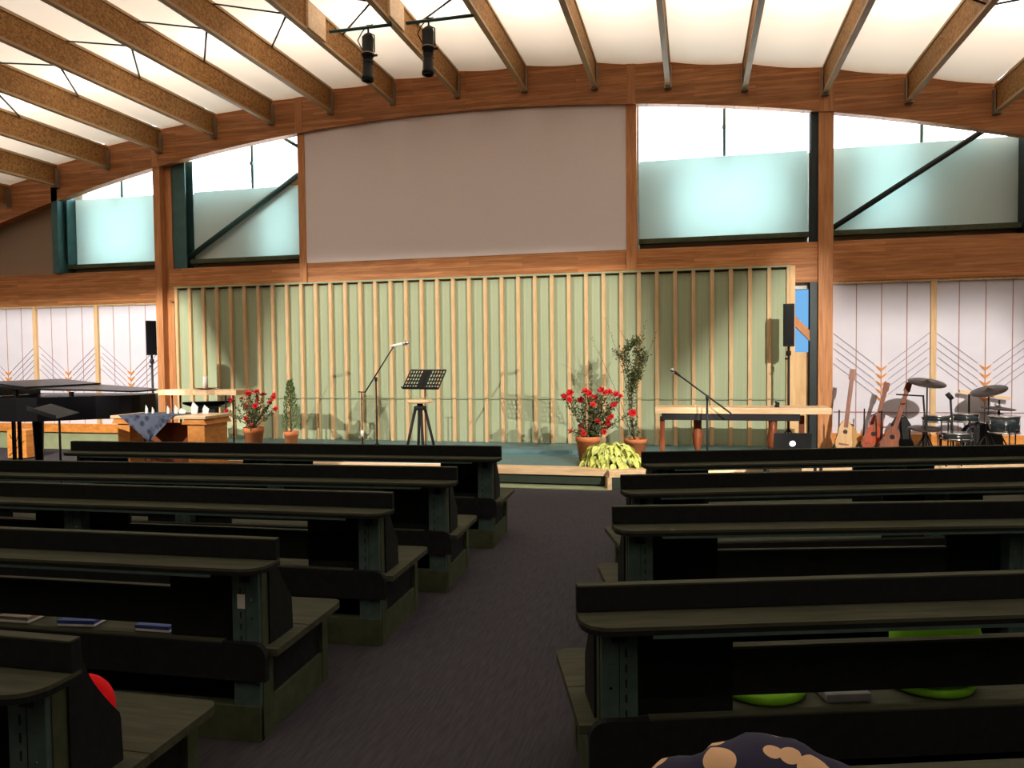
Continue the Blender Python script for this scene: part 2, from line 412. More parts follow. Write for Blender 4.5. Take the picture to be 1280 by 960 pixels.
window(1, -10.93, -8.98, [P(158, 235, 11.95).x], 0)
window(2, -8.42, -6.27, [P(320, 205, 11.95).x], 0)
window(3, -.80, 1.58, [P(905, 160, 11.95).x], 0)
window(4, 1.88, 4.25, [P(1149, 163, 11.95).x], 0)
MB().box((-11.06, 11.36, ZB1), (-10.93, 11.74, 4.9)).build('steel_column', M['steelblue'], front)
MB().box((-10.88, 11.5, ZS0), (-10.86, 11.7, ZS1)).build('steel_column', M['steelblue'], front)
MB().box((4.25, 11.4, ZB1), (4.36, 11.74, 4.9)).build('steel_column', M['steel'], front)
# blind panels beyond the windows, left and right of them, and the one behind the projection screen
def blind(x0, x1, m, name, y=11.58):
    nn = 12; top = [(x0 + (x1 - x0) * i / nn) for i in range(nn + 1)]
    poly = [(x0, ZB1 - .1), (x1, ZB1 - .1)] + [(x, arc(x, ZBOT) + .1) for x in reversed(top)]
    return MB().prism(poly, .05, 'xz', y).build(name, M[m], front)
blind(XL, -11.06, 'taupe', 'upper_panel'); blind(4.36, XR, 'taupe', 'upper_panel')
blind(-6.3, -.8, 'facade', 'upper_panel', 11.62)
# outer wall with openings whose daylight falls on the frosted sheets
zo0, zo1 = 3.16, 4.52
holes = [(-10.6, -9.3, 3.25, 4.4), (-7.1, -6.55, 3.25, 4.4), (-.25, 1.25, 3.3, 4.35), (2.35, 2.95, 3.3, 4.5)]
edges = [XL] + [v for h in holes for v in h[:2]] + [XR]
mb = MB(); YO = 12.02
for a, b in zip(edges[0::2], edges[1::2]):
    if a < 1.5 < b:
        mb.box((a, YO, 0), (1.32, YO + .12, zo1)).box((1.85, YO, 0), (b, YO + .12, zo1)).box((1.32, YO, 0), (1.85, YO + .12, 1.45)).box((1.32, YO, 2.75), (1.85, YO + .12, zo1))
    else: mb.box((a, YO, 0), (b, YO + .12, zo1))
for h in holes: mb.box((h[0], YO, 0), (h[1], YO + .12, h[2])).box((h[0], YO, h[3]), (h[1], YO + .12, zo1))
# solid above openings where no clerestory is wanted
for a, b in ((XL, -11.0), (-6.25, -.85), (4.3, XR)): mb.box((a, YO, zo1), (b, YO + .12, 6.9))
mb.build('outer_wall', M['facade'], front)

# projection screen with curved top
x0, x1 = -6.15, -.97; nn = 20
top = [(x0 + (x1 - x0) * i / nn) for i in range(nn + 1)]
poly = [(x0, ZB1), (x1, ZB1)] + [(x, arc(x, ZBOT) + .02) for x in reversed(top)]
tag(MB().prism(poly, .03, 'xz', 11.42).build('projection_screen', M['screen']), 'large blank grey-mauve projection screen with a curved top above the slatted wall', 'screen')

# ---- green slatted wall between the posts
GY = 11.35; GX0, GX1 = -8.53, 1.28; GZ0, GZ1 = .27, 2.79
gw = struct(MB().box((GX0 - .02, GY + .04, 0), (GX1 + .04, GY + .19, GZ1 - .03)).build('wall_stage', M['facade']))
st = (GX1 - GX0) / 38
b0 = MB().box((-.026, 0, 0), (.026, .055, GZ1 - GZ0), .003).build('batten', M['batten'], gw, (GX0, GY - .055, GZ0))
p0 = MB().box((.004, 0, 0), (st - .004, .03, GZ1 - GZ0 - .03)).build('board', M['green'], gw, (GX0, GY, GZ0))
for k in range(1, 39):
    dup(b0, gw, (GX0 + st * k, GY - .055, GZ0))
    if k < 38: dup(p0, gw, (GX0 + st * k, GY, GZ0))
MB().box((GX0 - .03, GY - .06, GZ1), (GX1 + .03, GY + .19, GZ1 + .025)).build('cap_strip', M['green'], gw)
MB().box((GX1 + .026, GY - .02, 0), (GX1 + .09, GY + .19, GZ1 + .02)).build('end_board', M['ply'], gw)
zz = P(660, 498, GY - .06).z
MB().tube([(GX0 + 1.6, GY - .065, zz), (GX1, GY - .065, zz)], .006, 6).build('cable', M['greenbase'], gw)

# ---- white boarded bays with pale posts, orange rail, green plinth, wheat inlays
def bays(xa, xb, step, first, last):
    x = xa
    while x < xb - .05:
        x2 = min(x + step, xb)
        for q in range(4):
            a = x + (x2 - x) * q / 4; b = x + (x2 - x) * (q + 1) / 4
            MB().box((a + .004, D - .02, .46), (b - .004, D + .04, 2.57)).build('white_board', M['white'], front)
            if q: MB().box((a - .006, D - .022, .46), (a + .006, D - .012, 2.57)).build('joint_strip', M['seam'], front)
        MB().box((x2 - .035, D - .07, .31), (x2 + .035, D, 2.57), .003).build('bay_post', M['batten'], front)
        x = x2
    MB().box((xa, D - .09, .31), (xb, D, .46), .004).build('lower_rail', M['orangewood'], front)
    MB().box((xa, D - .04, 0), (xb, D + .02, .31)).build('plinth', M['greenbase'], front)
    MB().box((xa, D - .05, 2.545), (xb, D, 2.58)).build('head_rail', M['batten'], front)
bays(-14.2, -8.95, 1.31, 0, 0)
bays(1.87, 9.3, 1.29, 0, 0)
zr = P(1100, 515, D).z
MB().box((1.9, D - .032, zr - .006), (4.6, D - .02, zr + .006)).build('joint_strip', M['seam'], front)
def wheat(xc, side, lab):
    e = tag(bpy.data.objects.new('wheat_ornament', None), lab, 'wall ornament', None); COL.objects.link(e)
    zb = 1.03; e.location = (xc, D - .022, .905)
    ear = MB().prism([(0, 0), (.05, .045), (.075, .085), (.04, .065), (0, .035), (-.04, .065), (-.075, .085), (-.05, .045)], -.016, 'xz', 0).build('grain_leaf', M['orangewood'], e)
    for k in range(1, 5): dup(ear, e, (0, 0, k * .105))
    for k in range(5):
        z = .04 + k * .105
        for s in (-1, 1):
            L = .62 if k % 2 == 0 else .58
            L = min(L, .62)
            MB().bar((s * .09, -.003, z + .06), (s * L, -.003, z + .06 + (L - .09) * .82), .007, .009, (0, 1, 0)).build('stalk_line', M['line'], e)
bx = [-14.2 + 1.31 * k for k in range(5)]
for k, lab in ((1, 'wheat-ear line ornament on the white boards above the piano music desk, far left'),
               (2, 'wheat-ear line ornament on the white boards directly above the middle of the piano lid'),
               (3, 'wheat-ear line ornament on the white boards just left of the left speaker')):
    wheat(-8.95 - 1.31 * (3.5 - k), 0, lab)
for k, lab in ((0, 'wheat-ear line ornament on the white boards above the red guitar'), (1, 'wheat-ear line ornament on the white boards behind the tilted cymbal')):
    wheat(1.87 + 1.29 * (k + .5), 0, lab)

# ---- narrow daylight gap between green wall and right post
wn = struct(MB().box((1.34, 11.62, 2.54), (1.60, 11.68, 2.60)).build('window_5', M['steel']))
MB().box((1.30, 11.66, 1.58), (1.66, 11.668, 2.58)).build('pane', tint_mat(), wn)
MB().box((1.30, 11.6, 0), (1.66, 11.66, 1.60)).build('plywood_panel', M['ply'], wn)
MB().bar(P(990, 398, 11.5), P(1028, 436, 11.5), .10, .09, (0, 1, 0)).build('diagonal_brace', M['glulam_v'], front)

# ---- stage
SZ = .22
stg = struct(MB().prism([(-8.5, 9.25), (-.95, 9.25), (-.80, 9.2), (6.5, 11.3), (9.3, 11.3), (9.3, 11.46), (1.37, 11.46), (1.30, 11.34), (-8.5, 11.34)], SZ, 'xy', 0).build('floor_stage', M['teal']))
MB().prism([(-8.45, 10.45), (1.2, 10.45), (1.2, 11.33), (-8.45, 11.33)], .05, 'xy', SZ).build('upper_step', M['teal'], stg)
MB().box((-7.1, 9.08, SZ - .075), (-1.0, 9.30, SZ + .006), .004).build('nosing', M['palewood'], stg)
ang = math.atan2(2.1, 7.3)
mm = Matrix.Translation((-.98, 8.98, 0)) @ Matrix.Rotation(ang, 4, 'Z')
MB().box((0, 0, SZ - .075), (6.5, .30, SZ + .004), .004).build('nosing', M['palewood'], stg, xf=mm)
MB().box((0, .03, 0), (6.5, .26, SZ - .075)).build('riser_board', M['riser'], stg, xf=mm)
MB().box((-.02, -.01, 0), (.03, .26, SZ - .075)).build('corner_post', M['palewood'], stg, xf=mm)
MB().box((-7.1, 9.12, .035), (-1.0, 9.26, SZ - .075)).build('riser_board', M['riser'], stg)
MB().box((-7.1, 8.93, 0), (-1.0, 9.26, .012)).build('edge_strip', M['greenbase'], stg)

# ------------------------------------------------------------------ pews
PEWL = 3.9
def rounded(x0, x1, y0, y1, r, corners, n=5):
    """rectangle polygon with some corners rounded; corners subset of ll, lr, ur, ul"""
    out = []
    def c(cx, cy, a0):
        for i in range(n + 1):
            a = a0 + PI / 2 * i / n; out.append((cx + r * math.cos(a), cy + r * math.sin(a)))
    if 'll' in corners: c(x0 + r, y0 + r, PI)
    else: out.append((x0, y0))
    if 'lr' in corners: c(x1 - r, y0 + r, 1.5 * PI)
    else: out.append((x1, y0))
    if 'ur' in corners: c(x1 - r, y1 - r, 0)
    else: out.append((x1, y1))
    if 'ul' in corners: c(x0 + r, y1 - r, PI / 2)
    else: out.append((x0, y1))
    return out
def make_pew(side, label):
    """local axes: +x away from the aisle for side=1, mirrored for side=-1; y towards the stage"""
    L = PEWL; e = empty('church_pew', label, 'pew', group='pews')
    mir = Matrix.Diagonal((side, 1, 1, 1))
    def B(mb, name, m, par=None): return mb.build(name, M[m], par or e, xf=mir)
    B(MB().prism(rounded(-.07, L + .07, .30, .66, .05, ('ur', 'ul')), .03, 'xy', .36), 'seat_plank', 'pewtop')
    B(MB().prism(rounded(-.07, L + .07, .0, .295, .03, ()), .03, 'xy', .36), 'seat_plank', 'pewtop')
    # rear apron of the seat with rounded upper corners
    B(MB().prism(rounded(-.045, L + .045, .27, .425, .055, ('ul', 'ur')), .03, 'xz', -.055), 'apron', 'pew')
    B(MB().box((.15, -.055, .422), (L - .15, -.022, .431)), 'rear_strip', 'pewtop')
    # back panel: lower board, end fields; the gaps above and below it stay open
    mb = MB(); mb.box((.02, .055, .445), (L - .02, .075, .605))
    for a, b in ((.02, .46), (1.62, 2.28), (3.44, L - .02)): mb.box((a, .055, .38), (b, .075, .80))
    B(mb, 'back_panel', 'pew')
    for a, b in ((.46, 1.62), (2.28, 3.44)):
        B(MB().box((a, .05, .605), (b, .08, .614)), 'edge_strip', 'pewtop')
    B(MB().box((-.075, -.005, .765), (L + .075, .03, .85), .003), 'top_rail', 'pew')
    B(MB().box((-.072, -.006, .846), (L + .072, .031, .853), .002), 'rail_cap', 'pewtop')
    B(MB().prism(rounded(-.075, L + .075, -.15, .03, .09, ('ll', 'lr'), 6), .012, 'xy', .752), 'ledge', 'pewtop')
    B(MB().prism(rounded(-.075, L + .075, -.148, .03, .09, ('ll', 'lr'), 6), .016, 'xy', .736), 'ledge_underside', 'pew')
    B(MB().box((.14, -.147, .724), (L - .14, -.135, .738)), 'ledge_strip', 'pewpost')
    for k, x in enumerate((0, 1.89, L - .12)):
        p = B(MB().box((x, -.02, .0 if k != 1 else 0), (x + .12, .05, .735), .003), 'post', 'pewpost')
        mb = MB()
        for z in [.42 + .05 * i for i in range(6)]: mb.box((x + .078, -.0215, z), (x + .084, -.0195, z + .026))
        mb.box((x + .058, -.0212, .39), (x + .060, -.0195, .72))
        B(mb, 'slot', 'mattblack', p)
        for z in (.52, .60): B(MB().lathe([(.004, 0), (.004, .003)], (x + .03, -.02, z), 8, Matrix.Rotation(PI / 2, 3, 'X')), 'screw', 'chrome', p)
        if k == 0 or k == 2:
            sx = x if k == 0 else x + .12
            B(MB().box((x + .035, -.026, .67), (x + .075, -.02, .725), .002), 'bracket', 'mattblack', p)
            ex = x - .004 if k == 0 else x + .12
            B(MB().box((ex, -.0, .0), (ex + .004, .05, .73)), 'side_strip', 'pewbase', p)
    # end brackets: concave profile holding the back
    prof = [(.05, .39), (.05, .80), (.085, .80), (.095, .795), (.105, .75)]
    for i in range(9):
        t = i / 8; prof.append((.11 + .13 * t ** 1.3, .74 - .20 * t))
    prof += [(.245, .52), (.25, .39)]
    for x in (-.012, 1.93, L - .028):
        B(MB().prism(prof, .04, 'yz', x), 'end_bracket', 'pew')
    # base
    for x in (0, L - .06):
        B(MB().box((x, .57, 0), (x + .06, .63, .36), .003), 'front_post', 'pewbase')
        B(MB().box((x + .005, .05, .0), (x + .058, .60, .15), .003), 'plinth', 'pewbase')
        B(MB().box((x + .02, .05, .15), (x + .04, .57, .36)), 'side_panel', 'pew')
        B(MB().box((x - .002, .045, .10), (x + .03, .085, .36)), 'side_stile', 'pewbase')
    B(MB().box((.0, -.026, .0), (L, .03, .15), .003), 'rear_rail', 'pewbase')
    B(MB().box((.12, .50, .0), (L - .12, .54, .36)), 'front_panel', 'pew')
    return e
PL = make_pew(-1, 'x'); PR = make_pew(1, 'x')
LROWS = [((-1.628, 6.08), 2.8, 'dark pew in the front row left of the aisle, nearest the stage and stool'),
         ((-1.63, 4.88), 3.4, 'dark pew left of the aisle, second back from the stage'),
         ((-1.69, 3.90), 1.8, 'dark pew left of the aisle, third back from the stage'),
         ((-1.757, 2.813), 2.2, 'dark pew left of the aisle with a small white tag on its end post'),
         ((-1.69, 1.68), 1.0, 'dark pew at lower left corner with the red cushion on its seat')]
RROWS = [((-.32, 5.90), 17, 'dark pew in the front row right of the aisle, below the drum kit'),
         ((-.37, 4.74), 16.5, 'dark pew right of the aisle, second back from the stage'),
         ((-.32, 3.76), 14.5, 'dark pew right of the aisle, third back, with blue booklets on its seat'),
         ((-.30, 2.45), 17, 'dark pew right of the aisle with lime cushions on its seat'),
         ((-.10, 1.31), 17, 'dark pew at the lower right corner, mostly below the picture, under the spotted cloth')]
pews = {}
for rows, proto, s in ((LROWS, PL, 'L'), (RROWS, PR, 'R')):
    for i, (xy, a, lab) in enumerate(rows):
        o = proto if i == 0 else copy_tree(proto)
        o.location = (*xy, 0); o.rotation_euler = (0, 0, math.radians(a)); o['label'] = lab
        pews[s + str(i + 1)] = o
for o in pews.values(): o['group'] = 'rows of church pews'
# white tag on one end post
_tag = MB().box((-.095, -.0225, .56), (-.06, -.0205, .62)).build('paper_tag', M['paper'], pews['L4'])
def on_pew(key, u, v, z=.39):
    o = pews[key]; s = -1 if key[0] == 'L' else 1
    a = o.rotation_euler.z; x = u * s
    return Vector((o.location.x + x * math.cos(a) - v * math.sin(a), o.location.y + x * math.sin(a) + v * math.cos(a), z))
def cushion(r, th, name, m, label, loc, rot, flat_=False, grp=None):
    prof = []
    for i in range(9):
        a = -PI / 2 + PI * i / 8; prof.append((max(.002, r - th / 2 + th / 2 * math.cos(a)) if abs(i - 4) < 4 else r * .55, th / 2 * math.sin(a)))
    o = MB().lathe(prof, n=24).build(name, M[m]); o.location = loc; o.rotation_euler = rot
    return tag(o, label, 'cushion', grp)
def booklet(px, py, key_z, m, label, w_=.15, d_=.21, rz=.1, th=.012):
    p = G(px, py, key_z); o = MB().box((-w_ / 2, -d_ / 2, 0), (w_ / 2, d_ / 2, th), .002).build('booklet', M[m]); o.location = (p.x, p.y, key_z); o.rotation_euler = (0, 0, rz)
    MB().box((-w_ / 2 + .004, -d_ / 2 - .001, .003), (w_ / 2 + .001, d_ / 2 + .001, th - .003)).build('pages', M['paper'], o)
    return tag(o, label, 'booklet', 'booklets on the pews')
SZT = .392
# cushions
tilt = math.radians(68)
a17 = math.radians(17)
p = on_pew('L5', .16, .262, .39 + .112); cushion(.125, .06, 'round_cushion', 'redcloth', 'bright red round cushion leaning on the back of the lower left pew', p, (math.radians(60), 0, math.radians(1)))
p = on_pew('R4', 1.24, .16, .39 + .172); cushion(.17, .08, 'round_cushion', 'limecloth', 'lime green round cushion standing upright, seen through the upper slot of the pew', p, (math.radians(72), 0, a17))
def seat_cushion(key, u, label, m='limecloth', r=.165, th=.032, sx=1):
    p = on_pew(key, u, .225, .39 + th / 2 + .001)
    return cushion(r, th, 'seat_cushion', m, label, p, (0, 0, 0))
seat_cushion('R4', .62, 'flat lime green cushion on the seat, nearest the aisle of the two', r=.16)
seat_cushion('R4', 1.24, 'flat lime green cushion on the seat right of the grey folded cloth, longer strip', r=.16)
o = MB().box((-.08, -.12, 0), (.08, .12, .032), .010).build('folded_cloth', M['greycloth']); p = on_pew('R4', .88, .20, .391); o.location = p; o.rotation_euler = (0, 0, a17)
tag(o, 'small grey folded cloth on the pew seat between the two flat lime cushions', 'cloth')
def seat_book(key, u, m, lab, w_=.16, rz=0):
    p = on_pew(key, u, .185, .391)
    o = MB().box((-w_ / 2, -.10, 0), (w_ / 2, .10, .03), .002).build('booklet', M[m]); o.location = p; o.rotation_euler = (0, 0, pews[key].rotation_euler.z + rz)
    MB().box((-w_ / 2 + .004, -.101, .004), (w_ / 2 + .001, .101, .014)).build('pages', M['paper'], o)
    return tag(o, lab, 'booklet', 'booklets on the pew seats')
seat_book('R3', .62, 'blue', 'blue booklet on the third right pew, the one nearest the aisle')
seat_book('R3', .98, 'tan', 'tan booklet on the third right pew between the first two blue ones')
seat_book('R3', 1.30, 'blue', 'blue booklet on the third right pew, middle one of the three')
seat_book('R3', 1.62, 'tan', 'tan booklet on the third right pew between the last two blue ones', .12)
seat_book('R3', 2.42, 'blue', 'blue booklet on the third right pew, farthest from the aisle', .18)
seat_book('L4', .58, 'blue', 'blue booklet on the white-tagged pew, the one nearest the aisle', .17)
seat_book('L4', .98, 'blue', 'blue booklet on the white-tagged pew, the one farther from the aisle', .18, .1)
seat_book('L4', 1.30, 'tan', 'tan booklet lying left of the two blue booklets on the left pew', .16)

# polka dot cloth bundle on the rear right pew
def dots_mat(pts):
    m, n, l, b = new_mat('navy_dotted'); b.inputs['Roughness'].default_value = .9
    tc = n.new('ShaderNodeTexCoord'); prev = None
    for (c, r) in pts:
        d = n.new('ShaderNodeVectorMath'); d.operation = 'DISTANCE'; d.inputs[1].default_value = c; l.new(tc.outputs['Object'], d.inputs[0])
        t = n.new('ShaderNodeMath'); t.operation = 'LESS_THAN'; t.inputs[1].default_value = r; l.new(d.outputs['Value'], t.inputs[0])
        if prev is None: prev = t.outputs[0]
        else:
            q = n.new('ShaderNodeMath'); q.operation = 'MAXIMUM'; l.new(prev, q.inputs[0]); l.new(t.outputs[0], q.inputs[1]); prev = q.outputs[0]
    mx = n.new('ShaderNodeMix'); mx.data_type = 'RGBA'; mx.inputs[6].default_value = (.018, .018, .05, 1); mx.inputs[7].default_value = (.75, .47, .27, 1)
    l.new(prev, mx.inputs[0]); l.new(mx.outputs[2], b.inputs['Base Color']); return m
def bundle():
    c = G(925, 958, .86); rx, ry, rz_ = .195, .085, .10
    bm = bmesh.new(); bmesh.ops.create_icosphere(bm, subdivisions=4, radius=1)
    for v in bm.verts:
        p = v.co.copy(); k = 1 + .06 * math.sin(5 * p.x + 2 * p.y) + .05 * math.sin(9 * p.z + 4 * p.x + 1) + .03 * math.sin(17 * p.x + 3 * p.z)
        v.co = Vector((p.x * rx * k, p.y * ry * k, max(-.8, p.z) * rz_ * k * (1 - .12 * abs(p.x - .1))))
    for f in bm.faces: f.smooth = True
    pts = []
    for a, b_, r in ((-.93, .1, .033), (-.18, -.65, .036), (.42, .2, .032), (-.30, .75, .03), (.85, -.4, .03), (.25, -1.0, .03), (-.65, -.9, .03), (.65, .9, .03), (-.9, -.6, .02), (-.1, .2, .0)):
        th = a * 1.45; x = math.sin(th); y = -math.cos(th) * math.cos(b_ * .9 + .35); z = math.cos(th) * math.sin(b_ * .9 + .35)
        pts.append(((x * rx, y * ry, z * rz_), r))
    pts = []
    q = on_pew('R5', .21, -.045); ctr = Vector((q.x, q.y, .764 + .08)); Rz = Matrix.Rotation(-.12, 3, 'Z')
    for px, py, r in ((853, 928, .012), (888, 924, .024), (898, 946, .029), (966, 936, .016), (988, 942, .018), (818, 952, .024), (1020, 965, .03), (935, 985, .03)):
        d = (P(px, py, 1) - Vector((0, 0, EYE))); o_ = Rz @ (Vector((0, 0, EYE)) - ctr); d = Rz @ d
        S = Vector((1 / rx, 1 / ry, 1 / rz_)); A_ = Vector([o_[k] * S[k] for k in range(3)]); B_ = Vector([d[k] * S[k] for k in range(3)])
        a2, b2, c2 = B_.dot(B_), A_.dot(B_), A_.dot(A_) - 1; ds = max(0, b2 * b2 - a2 * c2); t = (-b2 - math.sqrt(ds)) / a2
        pts.append((tuple(o_ + d * t), r))
    pts += [((.16, .04, .0), .03), ((-.06, .08, .02), .03), ((.03, .06, .07), .028)]
    me = bpy.data.meshes.new('spotted_cloth'); bm.to_mesh(me); bm.free(); me.materials.append(dots_mat(pts))
    o = bpy.data.objects.new('spotted_cloth', me); COL.objects.link(o); o.rotation_euler = (0, 0, .12)
    return o, c
o, c = bundle(); q = on_pew('R5', .21, -.045); o.location = (q.x, q.y, .764 + .08)
tag(o, 'crumpled navy cloth with large tan polka dots at the bottom edge', 'cloth')

# white strip added on the stage edge, standing for its overlit nosing
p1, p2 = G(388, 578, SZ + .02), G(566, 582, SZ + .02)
o = MB().box((0, -.06, 0), (2.05, .10, .035), .004).build('lit_nosing_strip', M['paper']); o.location = (p1.x, 9.22, SZ + .008)
tag(o, 'long white strip added for the brightly lit stage edge, seen through the front left pew', 'strip')

# ------------------------------------------------------------------ lighting bars and stage spotlights
for k, (xa, xb, lab) in enumerate(((412, 490, 'thin dark lighting bar under the joists, the left one, holding one spotlight'), (508, 592, 'thin dark lighting bar under the joists, the right one, holding one spotlight'))):
    a = G(xa, 40 if k == 0 else 29, 5.55); b = G(xb, 30 if k == 0 else 18, 5.55); b.y = a.y
    tag(MB().tube([a, b], .02, 10).build('lighting_bar', M['steelblue']), lab, 'bar')
def profile_spot(px, py, lab, s=1.0):
    c = G(px, py, 5.55); c.y = G(412, 40, 5.55).y + (.0)
    e = empty('stage_spotlight', lab, 'spotlight', (c.x, c.y, 5.55), 0, 'stage spotlights')
    MB().tube([(0, 0, .0), (0, 0, -.06)], .012).tube([(-.025, 0, .025), (.025, 0, .025), (.025, 0, -.025), (-.025, 0, -.025), (-.025, 0, .025)], .007, 6, False).build('clamp', M['mattblack'], e)
    MB().tube([(-.075, 0, -.30), (-.075, 0, -.1), (0, 0, -.06), (.075, 0, -.1), (.075, 0, -.30)], .008, 6).build('yoke', M['mattblack'], e)
    T = Matrix.Rotation(math.radians(-4), 4, 'X')
    MB().lathe([(.03, -.08), (.055, -.10), (.065, -.14), (.065, -.30), (.075, -.31), (.075, -.35), (.06, -.36), (.055, -.48), (.062, -.49), (.065, -.60), (.072, -.61), (.072, -.65), (.05, -.65), (.05, -.62)], n=20, cap=True).build('housing', M['mattblack'], e, xf=T)
    MB().lathe([(.002, -.625), (.05, -.625)], n=20).build('lens', M['chrome'], e, xf=T)
    for z in (-.32, -.42): MB().lathe([(.077, z), (.079, z - .006), (.077, z - .012)], n=20, cap=False).build('trim_ring', M['brass'] if z < -.4 else M['galv'], e, xf=T)
    MB().tube([(-.085, 0, -.25), (-.13, -.02, -.15), (-.10, .03, -.04), (-.02, 0, .01), (.06, 0, .03)], .007, 6).build('cable', M['mattblack'], e)
    MB().box((.08, -.01, -.36), (.12, .01, -.34)).build('shutter_handle', M['mattblack'], e, xf=T)
profile_spot(466, 40, 'long black stage spotlight hanging from the left lighting bar')
profile_spot(541, 32, 'long black stage spotlight with a pale ring and bright lens on the right bar')

# ------------------------------------------------------------------ stage furniture, left to right
def mat_rot(v): return Vector(v)
# grand piano (keyboard at its left end, tail to the right)
def piano():
    yn, yf = 7.75, 9.0
    xt = P(190, 500, 8.75).x; xk = xt - 2.15
    e = empty('grand_piano', 'black grand piano with lid slightly raised at the left edge', 'piano', (xk, yn, 0))
    Lp = xt - xk; wd = yf - yn
    out = [(.35, .0), (1.0, .0), (1.25, .06), (1.5, .24), (1.75, .46), (2.0, .58), (Lp - .04, .66), (Lp, .78), (Lp, wd - .18), (Lp - .06, wd - .05), (Lp - .2, wd), (.35, wd)]
    zb, zt = P(150, 521, 8.6).z, P(150, 493, 8.6).z
    MB().prism(out, zt - zb, 'xy', zb).build('rim', M['black'], e)
    MB().prism([(-.02, 0), (.35, 0), (.35, wd), (-.02, wd)], .16, 'xy', zb - .02).build('keybed', M['black'], e)
    MB().box((.0, 0, zb + .14), (.35, .09, zt), .01).box((.0, wd - .09, zb + .14), (.35, wd, zt), .01).build('arm_block', M['black'], e)
    kb = MB().box((.02, .1, zb + .14), (.17, wd - .1, zb + .16)).build('keys', M['paper'], e)
    mbk = MB()
    for i in range(36):
        if i % 7 not in (2, 6): mbk.box((.08, .115 + i * (wd - .23) / 36, zb + .16), (.17, .127 + i * (wd - .23) / 36, zb + .172))
    mbk.build('black_keys', M['black'], kb)
    # lid resting on short blocks, its keyboard end raised, the front flap folded back on it
    T = Matrix.Translation((Lp, 0, zt + .035)) @ Matrix.Rotation(math.radians(3.6), 4, 'Y') @ Matrix.Translation((-Lp, 0, 0))
    MB().prism(out, .02, 'xy', 0.0).build('lid', M['black'], e, xf=T)
    MB().box((.50, .01, .022), (1.15, wd - .02, .04), .004).build('lid_flap', M['black'], e, xf=T @ Matrix.Translation((1.15, 0, .02)) @ Matrix.Rotation(math.radians(2), 4, 'Y') @ Matrix.Translation((-1.15, 0, -.02)))
    for x, h in ((.9, .10), (1.5, .06)): MB().box((x, .3 if x > 1 else .06, zt - .01), (x + .04, .34 if x > 1 else .10, zt + h)).build('lid_block', M['black'], e)
    MB().box((.30, .2, zt), (.32, wd - .2, zt + .16)).build('music_desk', M['black'], e, xf=Matrix.Translation((.0, 0, 0)))
    for (x, y) in ((.2, .14), (.2, wd - .14), (Lp - .35, wd - .35)):
        lg = MB().lathe([(.045, .09), (.05, .12), (.055, .3), (.075, zb - .06), (.08, zb)], (x, y, 0), 8).build('leg', M['black'], e)
        MB().lathe([(.03, 0), (.035, .04), (.03, .09)], (x, y, 0), 10).build('caster', M['brass'], lg)
    MB().box((.32, wd / 2 - .06, .12), (.36, wd / 2 - .03, zb)).box((.32, wd / 2 + .03, .12), (.36, wd / 2 + .06, zb)).box((.24, wd / 2 - .1, .06), (.40, wd / 2 + .1, .14)).build('pedal_lyre', M['black'], e)
piano()
# desk-type music stand in front of the piano
def music_stand_p():
    Y = 7.25; b = P(74, 520, Y)
    e = empty('music_stand', 'black music stand with a wide tilted desk standing in front of the piano', 'music stand', (b.x, Y, 0), 0)
    zt = b.z
    MB().tube([(0, 0, .02), (0, 0, zt)], .012).build('pole', M['mattblack'], e)
    for a in (90, 210, 330): MB().tube([(0, 0, .2), (.25 * math.cos(math.radians(a)), .25 * math.sin(math.radians(a)), .012)], .008, 6).build('leg', M['mattblack'], e)
    MB().lathe([(.02, 0), (.02, .03)], (-.03, 0, .35), 8).tube([(-.05, 0, .365), (0, 0, .365)], .01).build('knob', M['mattblack'], e)
    T = Matrix.Translation((-.08, 0, zt + .05)) @ Matrix.Rotation(math.radians(10), 4, 'Y') @ Matrix.Rotation(math.radians(-14), 4, 'Z') @ Matrix.Rotation(math.radians(-76), 4, 'X')
    MB().box((-.27, -.005, -.14), (.27, .005, .14)).box((-.27, -.05, -.14), (.27, .0, -.132)).build('desk', M['mattblack'], e, xf=T)
music_stand_p()
# orange box seat behind the piano
p = P(30, 560, 10.3)
e = empty('box_drum', 'orange wooden box with dark cord on its face, seen under the piano', 'box', (p.x, 10.3, 0), .1)
MB().box((-.17, -.15, .02), (.17, .15, .47), .006).build('body', M['orangewood'], e)
MB().tube([(-.12, -.155, .40), (-.02, -.158, .24), (.05, -.155, .42)], .006, 6).tube([(-.14, -.155, .05), (.02, -.158, .2), (.14, -.155, .3)], .005, 6).build('cord', M['mattblack'], e)

def column_speaker(px0, py0, py1, Y, lab, zf):
    t = P(px0, py0, Y); b = P(px0, py1, Y)
    e = empty('column_speaker', lab, 'speaker', (t.x, Y, 0), -math.atan2(t.x, Y) * .95, None)
    h0, h1 = b.z, t.z
    MB().box((-.07, -.08, h0), (.07, .08, h1), .01).build('cabinet', M['mattblack'], e)
    MB().box((-.06, -.086, h0 + .02), (.06, -.08, h1 - .02)).build('grille', M['black'], e)
    s = empty('speaker_stand', lab.replace('tall black column speaker', 'thin black tripod stand holding the speaker'), 'speaker stand', (t.x, Y, zf))
    MB().tube([(0, 0, .05), (0, 0, h0 - zf)], .016).build('pole', M['mattblack'], s)
    MB().lathe([(.03, 0), (.03, .06)], (0, 0, h0 - zf - .12), 12).build('collar', M['mattblack'], s)
    MB().tube([(0, 0, h0 - zf - .16), (-.045, 0, h0 - zf - .16)], .012, 8).build('knob', M['mattblack'], s)
    for a in (80, 200, 320): MB().tube([(0, 0, .38), (.3 * math.cos(math.radians(a)), .3 * math.sin(math.radians(a)), .012)], .011, 6).build('leg', M['mattblack'], s)
column_speaker(188.5, 401, 444, 9.75, 'tall black column speaker on the left, beside the piano tail', SZ)
